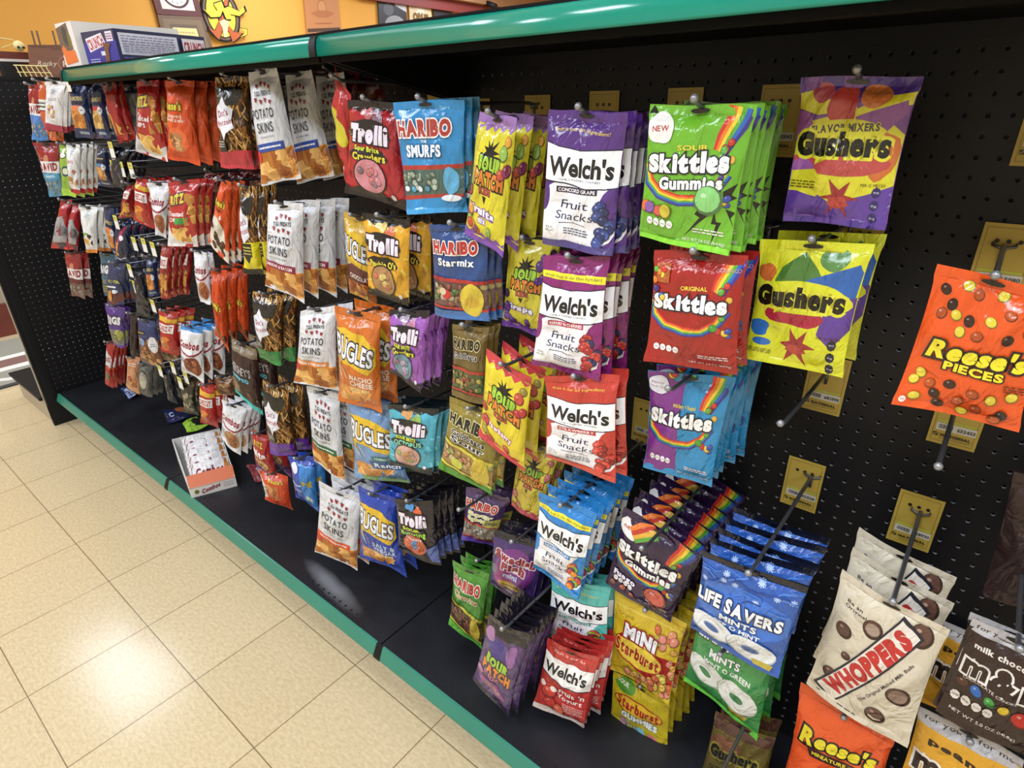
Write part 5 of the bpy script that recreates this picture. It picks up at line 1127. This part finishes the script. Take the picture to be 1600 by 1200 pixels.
# snack columns
SN = dict(cat='snack bag', name='snack_bag')
B('bugles_choc', 'yellow and brown chocolate corn snack bag', (535,330), (588,345), (590,480), (546,457), Y=-.22, T=.045, **SN)
B('bugles_nacho', 'orange nacho corn snack bag', (524,477), (594,496), (597,647), (530,626), Y=-.28, n=2, last=622, T=.05, **SN)
B('bugles_ranch', 'light blue ranch corn snack bag', (543,618), (612,636), (640,758), (555,742), Y=-.26, n=2, last=640, T=.05, **SN)
B('bugles_salt', 'royal blue corn snack bag with yellow band', (560,758), (617,777), (636,902), (563,870), Y=-.28, n=2, last=636, T=.045, **SN)
B('potato_blue', 'white potato chip bag with blue stripe', (386,112), (434,105), (471,278), (410,290), Y=-.29, n=3, last=540, T=.045, **SN)
B('potato_maroon', 'white potato chip bag with maroon stripe', (417,319), (475,316), (476,474), (415,446), Y=-.29, n=4, last=545, T=.045, **SN)
B('potato_orange', 'white potato chip bag with orange stripe', (469,486), (525,477), (528,613), (461,595), Y=-.29, n=2, last=550, T=.04, **SN)
B('potato_green', 'white potato chip bag with green stripe', (480,602), (530,618), (541,752), (489,722), Y=-.28, n=2, last=556, T=.04, **SN)
B('potato_red', 'white potato chip bag with red-orange stripe', (500,750), (565,782), (558,893), (493,861), Y=-.29, n=3, last=600, T=.04, tip=-.31, **SN)
B('dots_red', 'brown pretzel stick bag with red foot', (338,121), (388,118), (400,264), (347,262), n=2, last=415, **SN)
B('dots_yellow', 'brown pretzel stick bag with yellow foot', (373,291), (404,290), (413,430), (386,425), n=3, last=432, **SN)
B('dots_green', 'brown pretzel stick bag with green foot', (393,455), (445,460), (443,570), (406,558), n=2, last=468, **SN)
B('dots_purple', 'brown pretzel stick bag with purple foot', (409,592), (452,610), (465,711), (425,706), n=2, last=476, **SN)
B('reese_popped', 'orange dipped pretzel bag with yellow script', (260,126), (301,125), (314,259), (262,248), n=3, last=342, **SN)
B('reese_white', 'orange bag with white foot and chocolate pieces', (344,281), (363,283), (358,412), (325,377), n=3, last=385, T=.04, **SN)
B('reese_dark', 'plain orange chocolate stick bag hanging low', (330,417), (353,424), (357,553), (338,522), n=3, last=387, T=.045, **SN)
B('ritz_silver', 'red cracker chip bag with silver side', (216,127), (246,125), (265,254), (211,237), n=2, last=262, **SN)
B('ritz_green', 'red toasted cracker chip bag with green patch', (264,284), (311,280), (309,386), (262,384), n=3, last=334, **SN)
B('ritz_bits', 'red cracker bits bag with purple foot', (392,671), (419,680), (437,756), (400,731), n=2, last=440, **SN)
F_ = dict(near=False, cat='snack bag', name='snack_bag')
B('pretzel_orange', 'orange pretzel bag hanging lowest beside the cracker bits', (404,735), (450,744), (457,800), (416,778), n=1, **F_)
B('blue_chip', 'blue chip snack bag beside the purple-footed pretzels', (451,711), (492,717), (499,799), (462,778), n=2, last=508, **SN)
B('combos_std', 'white stuffed pretzel bag left of the cracker duo', (231,285), (266,286), (258,373), (245,366), n=3, last=285, **F_)
B('combos_std', 'white stuffed pretzel bag behind the red slanted bags', (301,391), (325,394), (331,475), (311,472), n=2, last=335, **F_)
B('combos_choc', 'white stuffed pretzel bag with blue header', (281,506), (318,511), (320,598), (283,580), n=3, last=352, **SN)
B('combos_tan', 'white stuffed pretzel bag hanging above the open carton', (348,623), (384,640), (376,712), (345,684), n=4, last=412, **SN)
B('cheez', 'red cheese cracker bag under the navy bags', (211,276), (232,280), (243,360), (210,342), n=4, last=270, **F_)
B('cheez', 'red cheese cracker bag beside the blue-headed bag', (248,482), (277,488), (280,556), (252,546), n=3, last=302, **F_)
B('cheez', 'red cheese cracker bag low above the carton', (311,597), (335,604), (342,671), (314,660), n=3, last=358, **F_)
B('cheez_small', 'small red and white cheese cracker bag', (251,380), (271,385), (266,467), (251,465), n=4, last=302, **F_)
B('cheez_small', 'narrow slanted cracker bag above the navy bags', (199,286), (211,290), (209,341), (187,339), n=1, **F_)
B('maroon_dark', 'dark maroon bag in shade under the top shelf', (480,112), (560,110), (560,200), (490,210), Y=-.1, n=2, last=640, **F_)
B('maroon_dark', 'dark maroon bag in the row behind the pretzels', (318,270), (352,270), (352,300), (318,330), Y=-.2, n=3, last=420, **F_)
B('maroon_dark', 'dark red bag behind the blue-headed bags', (318,498), (338,500), (346,552), (330,550), Y=-.2, n=2, last=352, **F_)
B('hersheys', 'dark brown chocolate bag with turquoise foot', (360,527), (402,545), (412,648), (366,612), n=2, last=430, **SN)
B('teal_dark', 'dark teal bag behind the orange bags', (355,394), (385,398), (385,428), (355,425), Y=-.2, n=2, last=400, **F_)
# far left
B('david_blue', 'red topped sunflower seed bag with blue foot', (42,133), (62,133), (74,219), (52,218), n=2, last=70, **F_)
B('orange_pack', 'narrow orange pack with white label', (55,126), (73,128), (90,220), (71,218), Y=-.26, n=2, last=86, **F_)
B('white_maroon', 'white nut bag with maroon foot', (72,128), (102,126), (97,206), (70,203), n=4, last=122, **F_)
B('nut_almond', 'navy almond bag with orange window', (105,126), (133,126), (147,217), (118,215), n=3, last=152, tags=1, **F_)
B('nut_cashew', 'navy cashew bag with red band', (143,129), (160,127), (174,217), (150,216), n=2, last=172, **F_)
B('red_chip', 'dark red chip bag hanging at a slant', (161,134), (179,126), (203,218), (184,224), n=2, last=190, **F_)
B('grey_pack', 'silver grey pack beside the red cracker chips', (192,136), (219,136), (213,206), (193,200), Y=-.22, n=2, last=232, **F_)
B('david_teal', 'red topped sunflower seed bag with teal foot', (52,223), (91,224), (98,306), (79,308), n=2, last=100, **F_)
B('lime_pack', 'lime green seed pack', (92,225), (112,226), (119,309), (97,305), Y=-.27, n=3, last=140, **F_)
B('white_red', 'white nut bag with red foot', (103,226), (126,226), (126,304), (109,301), n=4, last=155, **F_)
B('nut_mix', 'navy mixed nut bag with light blue patch', (150,227), (167,228), (176,294), (156,290), n=2, last=180, **F_)
B('nut_dark', 'plain navy snack bag behind the price tags', (172,231), (203,228), (194,297), (176,290), n=4, last=235, tags=1, **F_)
B('red_silver', 'red and silver crinkled pouch hanging from the lowest bent hook', (97,312), (111,313), (108,390), (78,388), n=1, **F_)
B('red_silver', 'red and silver crinkled pouch right of its twin', (112,317), (127,320), (122,392), (107,390), Y=-.27, n=1, **F_)
B('white_orange', 'white snack pack with orange foot', (124,322), (151,324), (153,396), (135,395), n=3, last=172, **F_)
B('nut_almond', 'narrow navy almond bag above the teal seeds', (161,320), (178,326), (186,404), (172,392), n=2, last=184, **F_)
B('nut_pink', 'navy bag with pink diagonal stripe', (181,340), (206,344), (200,411), (180,404), n=4, last=245, tags=1, **F_)
B('david_maroon', 'maroon sunflower seed bag', (99,394), (127,396), (134,468), (112,462), n=2, last=140, **F_)
B('bigs_teal', 'dark teal seed bag', (156,395), (182,398), (180,466), (162,462), Y=-.25, n=1, **F_)
B('nut_peanut', 'navy peanut bag with yellow lettering', (169,410), (197,411), (194,476), (167,474), n=4, last=225, **F_)
B('nut_dark', 'plain dark snack bag right of the yellow-lettered peanuts', (207,415), (222,420), (232,478), (216,476), n=2, last=235, tags=1, **F_)
B('nut_almond', 'navy almond bag at the centre of the dark cluster', (228,400), (243,402), (249,462), (232,462), Y=-.26, n=2, last=255, **F_)
B('bigs_purple', 'purple pickle seed bag', (162,474), (197,480), (195,543), (177,540), n=2, last=205, **F_)
B('brown_pouch', 'tall dark grey-brown pack beside the purple seeds', (203,488), (216,490), (215,557), (203,556), n=2, last=222, **F_)
B('nut_dark', 'dark navy bag above the trail mix', (208,440), (236,446), (240,500), (214,492), Y=-.25, n=2, last=250, tags=1, **F_)
B('nut_trail', 'navy trail mix bag with white oval', (214,498), (243,500), (259,575), (219,567), n=2, last=270, **F_)
B('red_seed', 'red seed bag hanging just above the deck', (167,532), (180,535), (177,607), (164,597), n=4, last=200, **F_)
B('snack_tan', 'tan biscuit pack in the lowest row', (199,557), (218,559), (218,617), (197,602), n=1, **F_)
B('coin_bag', 'grey oval patterned bag in the lowest row', (216,566), (239,570), (239,620), (218,615), n=3, last=258, **F_)
B('nut_dark', 'dark bag right of the grey oval patterned bags', (253,572), (268,575), (276,632), (262,622), n=2, last=285, tags=1, **F_)
B('olive_bag', 'dark olive snack bag left of the low red crackers', (280,588), (304,596), (309,650), (288,642), n=3, last=320, tags=1, **F_)
B('brown_nut', 'brown nut bag above the turquoise foot', (335,586), (362,592), (366,618), (338,612), Y=-.24, n=3, last=380, **F_)

ORD = ['front', 'second from front', 'third from front', 'fourth from front', 'fifth from front', 'sixth from front', 'seventh from front']
rnd = random.Random(11); ACACHE = {}
def place(e):
    if e['a'] not in ACACHE: ACACHE[e['a']] = ARTS[e['a']]()
    A = ACACHE[e['a']]; T0 = A.T
    if e['T']: A.T = e['T']
    q = e['q']; mx, my = (q[0][0]+q[1][0])/2, (q[0][1]+q[1][1])/2
    e['Y'] -= .01
    for _ in range(9):                                     # nothing may dip into the deck
        e['Y'] += 0 if _ == 0 else -.01
        if min(at(q[2][0], q[2][1], 1, e['Y']).z, at(q[3][0], q[3][1], 1, e['Y']).z) > .176 or q[2][1] > 1190: break
    P = at(mx, my, 1, e['Y']); r = math.radians(e['yaw'] or min(30, max(0, (-P.x - .15)*26))); n = Vector((math.sin(r), -math.cos(r), 0))
    C = [on_plane(x, y, P, n) for x, y in q]; h = ((C[3]-C[0]).length + (C[2]-C[1]).length)/2; w = (C[1]-C[0]).length
    hang = (C[0]+C[1])/2; hang = hang + (C[3]-C[0]).normalized() * (A.st*.55*h)
    # how far the stack reaches back, from the photo position of the rearmost bag's right corner
    N = e['n']; dy = 0
    if N > 1:
        lo, hi = 0, min(.26, -e['Y'] - .015)
        best = min((abs(proj(C[1] + Vector((0, d, 0)))[0] - e['last']), d) for d in [lo + (hi-lo)*k/60 for k in range(61)])[1]
        dy = max(best/(N-1), .007)
        if dy*(N-1) > hi: dy = hi/(N-1)
    A.T = min(A.T, dy*1.5 + .006) if N > 1 else A.T
    grp = ('%s stack' % e['d'].split(' with ')[0]) if N > 1 else None
    lab = e['d'] if N == 1 else e['d'] + ', front of its hook'
    root = make_bag(e['name'], A, C, n, hang, lab, e['cat'], grp, e['near'])
    root_children[root.name] = [(o, list(o.children)) for o in root.children]
    for k in range(1, N):
        jx = rnd.uniform(-.003, .003); jz = rnd.uniform(-.004, .002)
        l = e['d'] + (', %s of its hook' % ORD[k] if k < N-1 or N == 2 else ', rearmost of its hook')
        if N == 2: l = e['d'] + ', rear of its hook'
        d = dup(root, hang + Vector((jx, dy*k + rnd.uniform(-.1, .1)*dy, jz)), math.radians(rnd.uniform(-4, 4)), l); d.rotation_euler[1] = math.radians(rnd.uniform(-3, 3))
    A.T = T0
    if e['hk']:
        tip = e['tip'] if e['tip'] is not None else e['Y'] - .022
        hook(hang.x, hang.z + .002, tip, 'grey peg hook holding the ' + e['d'], tags=[1]*e['tags'])
    return hang, w, h
print('--- bag sizes (cm)')
for e in S:
    hg, w, h = place(e); print('%-18s w %.1f h %.1f  hang x %.2f z %.2f' % (e['a'], w*100, h*100, hg.x, hg.z))
# bare hooks and yellow cards
b = Vector((-.169, 0, 1.012)); hook(b.x, b.z, -.265, 'empty grey peg hook under the yellow gusher bags'); card(b.x, b.z, '682898', 'yellow card behind the empty hook under the yellow gusher bags')
b = Vector((.018, 0, 1.012)); hook(b.x - .008, b.z, -.26, 'empty grey peg hook sticking out below the orange candy pieces bag'); card(b.x, b.z, '652453', 'yellow card below the orange candy pieces bag')
for (x, y), num, lab in (((1259,735), '333138', 'yellow card above the blue peppermint bags'), ((1437,790), '328930', 'yellow card above the cream malted milk ball bags'), ((1577,376), '650110', 'yellow card above the orange candy pieces bag'),
        ((1345,362), '333140', 'yellow card between the two fruit gusher bags'), ((1372,150), '333141', 'yellow card behind the purple and yellow fruit gusher bag'), ((1222,157), '333142', 'yellow card behind the lime green sour gummy bags'), ((1071,160), '333143', 'yellow card just left of the lime green bags top'),
        ((945,163), '333144', 'yellow card behind the purple grape bags'), ((841,168), '333145', 'yellow card behind the yellow sour fruits bags'), ((750,172), '333146', 'yellow card right of the bright blue gummy bags'), ((683,122), '333147', 'yellow card above the bright blue gummy bags'), ((.013,1.418), '650111', 'yellow card at the top right edge of the pegboard'), ((1012,640), '333148', 'yellow card in the gap left of the blue and purple bags'), ((240,590), '3331', 'cream card hanging in the lowest row')):
    b = at(x, y, 1, 0) if x > 10 else Vector((x, 0, y)); card(b.x, b.z, num, lab)
    if num in ('333147', '333140'): hook(b.x, b.z, -.20, 'short grey peg hook in front of the ' + lab)

for (x, y), lab in (((178,260), 'leftmost of three above the slanted cracker bag'), ((191,262), 'middle of three above the slanted cracker bag'), ((206,264), 'rightmost of three above the slanted cracker bag'), ((211,379), 'leftmost of three under the navy bags with white dots'), ((226,381), 'middle of three under the navy bags with white dots'), ((240,387), 'rightmost of three under the navy bags with white dots'),
        ((240,476), 'left of the red cracker bag beside the blue-headed bag'), ((271,573), 'left below the red cracker bag in the lower rows'), ((291,588), 'under the blue-headed white bags')):
    p = at(x, y, 1, -.30); hook(p.x, p.z, -.30, 'price-tagged hook, ' + lab, tags=[1])
# ------------------------------------------------------------------ on the base deck
A1 = Art('d8d2cc', .28); A1.text('Combos', .45, .45, .42, .4, '7c2434', ol='c8b8b8', rot=-12, bold=.05, shear=.1); A1.ell(.14, .5, .05, .06, '5c6c24'); A1.small(.72, .2, .95, .7, 3, 'a8a09c'); A1.rect(0, .0, 1, .04, 'c8602c')
pq = [at(299.5, 778.5, 2, .165), at(371, 759, 2, .165)]
P0, P1 = pq; v = (P1-P0); u = Vector((v.y, -v.x, 0)).normalized(); 
if u.x > 0: u = -u
P2, P3 = P1 + u*.30 - v.normalized()*.012, P0 + u*.30 - v.normalized()*.03
t = empty('open_carton', (P0+P1+P2+P3)/4, 'open white and orange carton of snack packs on the black deck', 'carton'); M_in = mat('carton_orange', 'c8602c', .5); M_out = mat('carton_white', 'dad6d2', .5)
def wallpiece(a, b, z0, z1a, z1b, name, th=.003, mats=(M_out, M_in)):
    d = (b-a).normalized(); nn = Vector((-d.y, d.x, 0))*th; s = MB()
    pts = [a+Vector((0,0,z0)), b+Vector((0,0,z0)), b+Vector((0,0,z1b)), a+Vector((0,0,z1a))]; pts = [p - t.location for p in pts]
    s.add(pts + [p+nn for p in pts], [(0,1,2,3),(7,6,5,4),(0,4,5,1),(1,5,6,2),(2,6,7,3),(3,7,4,0)]); return s.build(name, list(mats), t)
wallpiece(P0, P1, 0, .040, .040, 'front_panel'); wallpiece(P1, P2, 0, .045, .10, 'side_panel'); wallpiece(P2, P3, 0, .10, .10, 'back_panel'); wallpiece(P3, P0, 0, .10, .045, 'side_panel')
s = MB(); s.add([p - t.location + Vector((0, 0, .002)) for p in (P0, P1, P2, P3)], [(0,1,2,3)]); s.build('carton_floor', M_out, t)
nd = -u*.0008; a, b = P0 + nd, P1 + nd; o = panel('printed_front', A1, [a+Vector((0,0,.040)), b+Vector((0,0,.040)), b, a], .0003); o.data.transform(Matrix.Translation(-t.location)); o.parent = t
fl = u*.045; A5 = Art('c8602c', .4)
o = panel('orange_flap', A5, [P0 + u*.03 + Vector((0,0,.075)), P1 + u*.03 + Vector((0,0,.075)), P1 + Vector((0,0,.040)), P0 + Vector((0,0,.040))], .002); o.data.transform(Matrix.Translation(-t.location)); o.parent = t
pk = lambda: None
AP = Art('d4cfcc', .36, T=.016, st=.03, sb=.03, film=1); AP.ell(.5, .5, .46, .34, '8c3440'); AP.ell(.5, .48, .44, .29, 'dedada'); AP.text('Combos', .5, .48, .7, .4, '7c2434', bold=.05, shear=.1); AP.ell(.93, .5, .06, .16, 'b87838')
wv = v.normalized()
for k, nmk in enumerate(('nearest the carton front', 'second from the carton front', 'middle of the row', 'second from the carton back', 'deepest in the carton')):
    c = (P0+P1)/2 + u*(.062 + .047*k) - wv*.002*k + Vector((0, 0, .034 + .006*k)); hw = v.length*.46; tilt = (u*.046 + Vector((0, 0, .040)))
    C = [c - wv*hw + tilt, c + wv*hw + tilt, c + wv*hw - tilt*.4, c - wv*hw - tilt*.4]; nn = (C[1]-C[0]).cross(C[3]-C[0]).normalized(); nn = nn if nn.z > 0 else -nn
    make_bag('snack_pack', AP, C, nn, c, 'white snack pack with oval red-lined print in the carton, ' + nmk, 'snack pack', 'snack packs in the open carton', True, hole=False)
def lying(a, pts, z, label, name='snack_pack', T=.02, hh=.012):
    A = ARTS[a]() if isinstance(a, str) else a; A.T = T; C = [at(x, y, 2, .165 + z) for x, y in pts]; c = sum(C, Vector())/4
    return make_bag(name, A, C, Vector((0, 0, 1)), c, label, 'snack pack', None, True, hole=False)
AN = Art('1c2450', .6, film=0); AN.poly([(.45,.1),(.95,.2),(.9,.6),(.5,.5)], 'b0643c'); AN.text('C', .25, .6, .2, .3, 'b8c4dc', bold=.05)
lying(AN, [(252,640), (292,634), (300,652), (262,660)], .012, 'navy and orange snack bar lying on the deck', 'snack_bar', .022)
lying(Art('9cc840', .6).poly([(.45,.2),(1,.3),(1,.9),(.5,.8)], '20241c'), [(285,662), (306,650), (326,664), (292,676)], .012, 'lime and black wrapper lying behind the open carton', 'snack_pack', .024)
AW = Art('2c3c7c', .5, film=0); AW.strokes(0, 0, 1, 1, 14, ['a8b0c8', 'd0d4e0', '8c98c0'], .08, .4, 3)
lying(AW, [(188,608), (204,606), (217,618), (200,622)], .010, 'blue and silver wrapper lying on the deck under the tan biscuit pack', 'snack_pack', .018)
AB = Art('7c3438', .7, film=1); AB.poly([(.5,.4),(1,.3),(1,1),(.6,1)], 'd8d0cc'); lying(AB, [(385,728), (408,726), (418,748), (398,752)], .012, 'maroon and white pack lying under the cracker bits bags', 'snack_pack', .02)
bpy.data.objects.remove(_to)
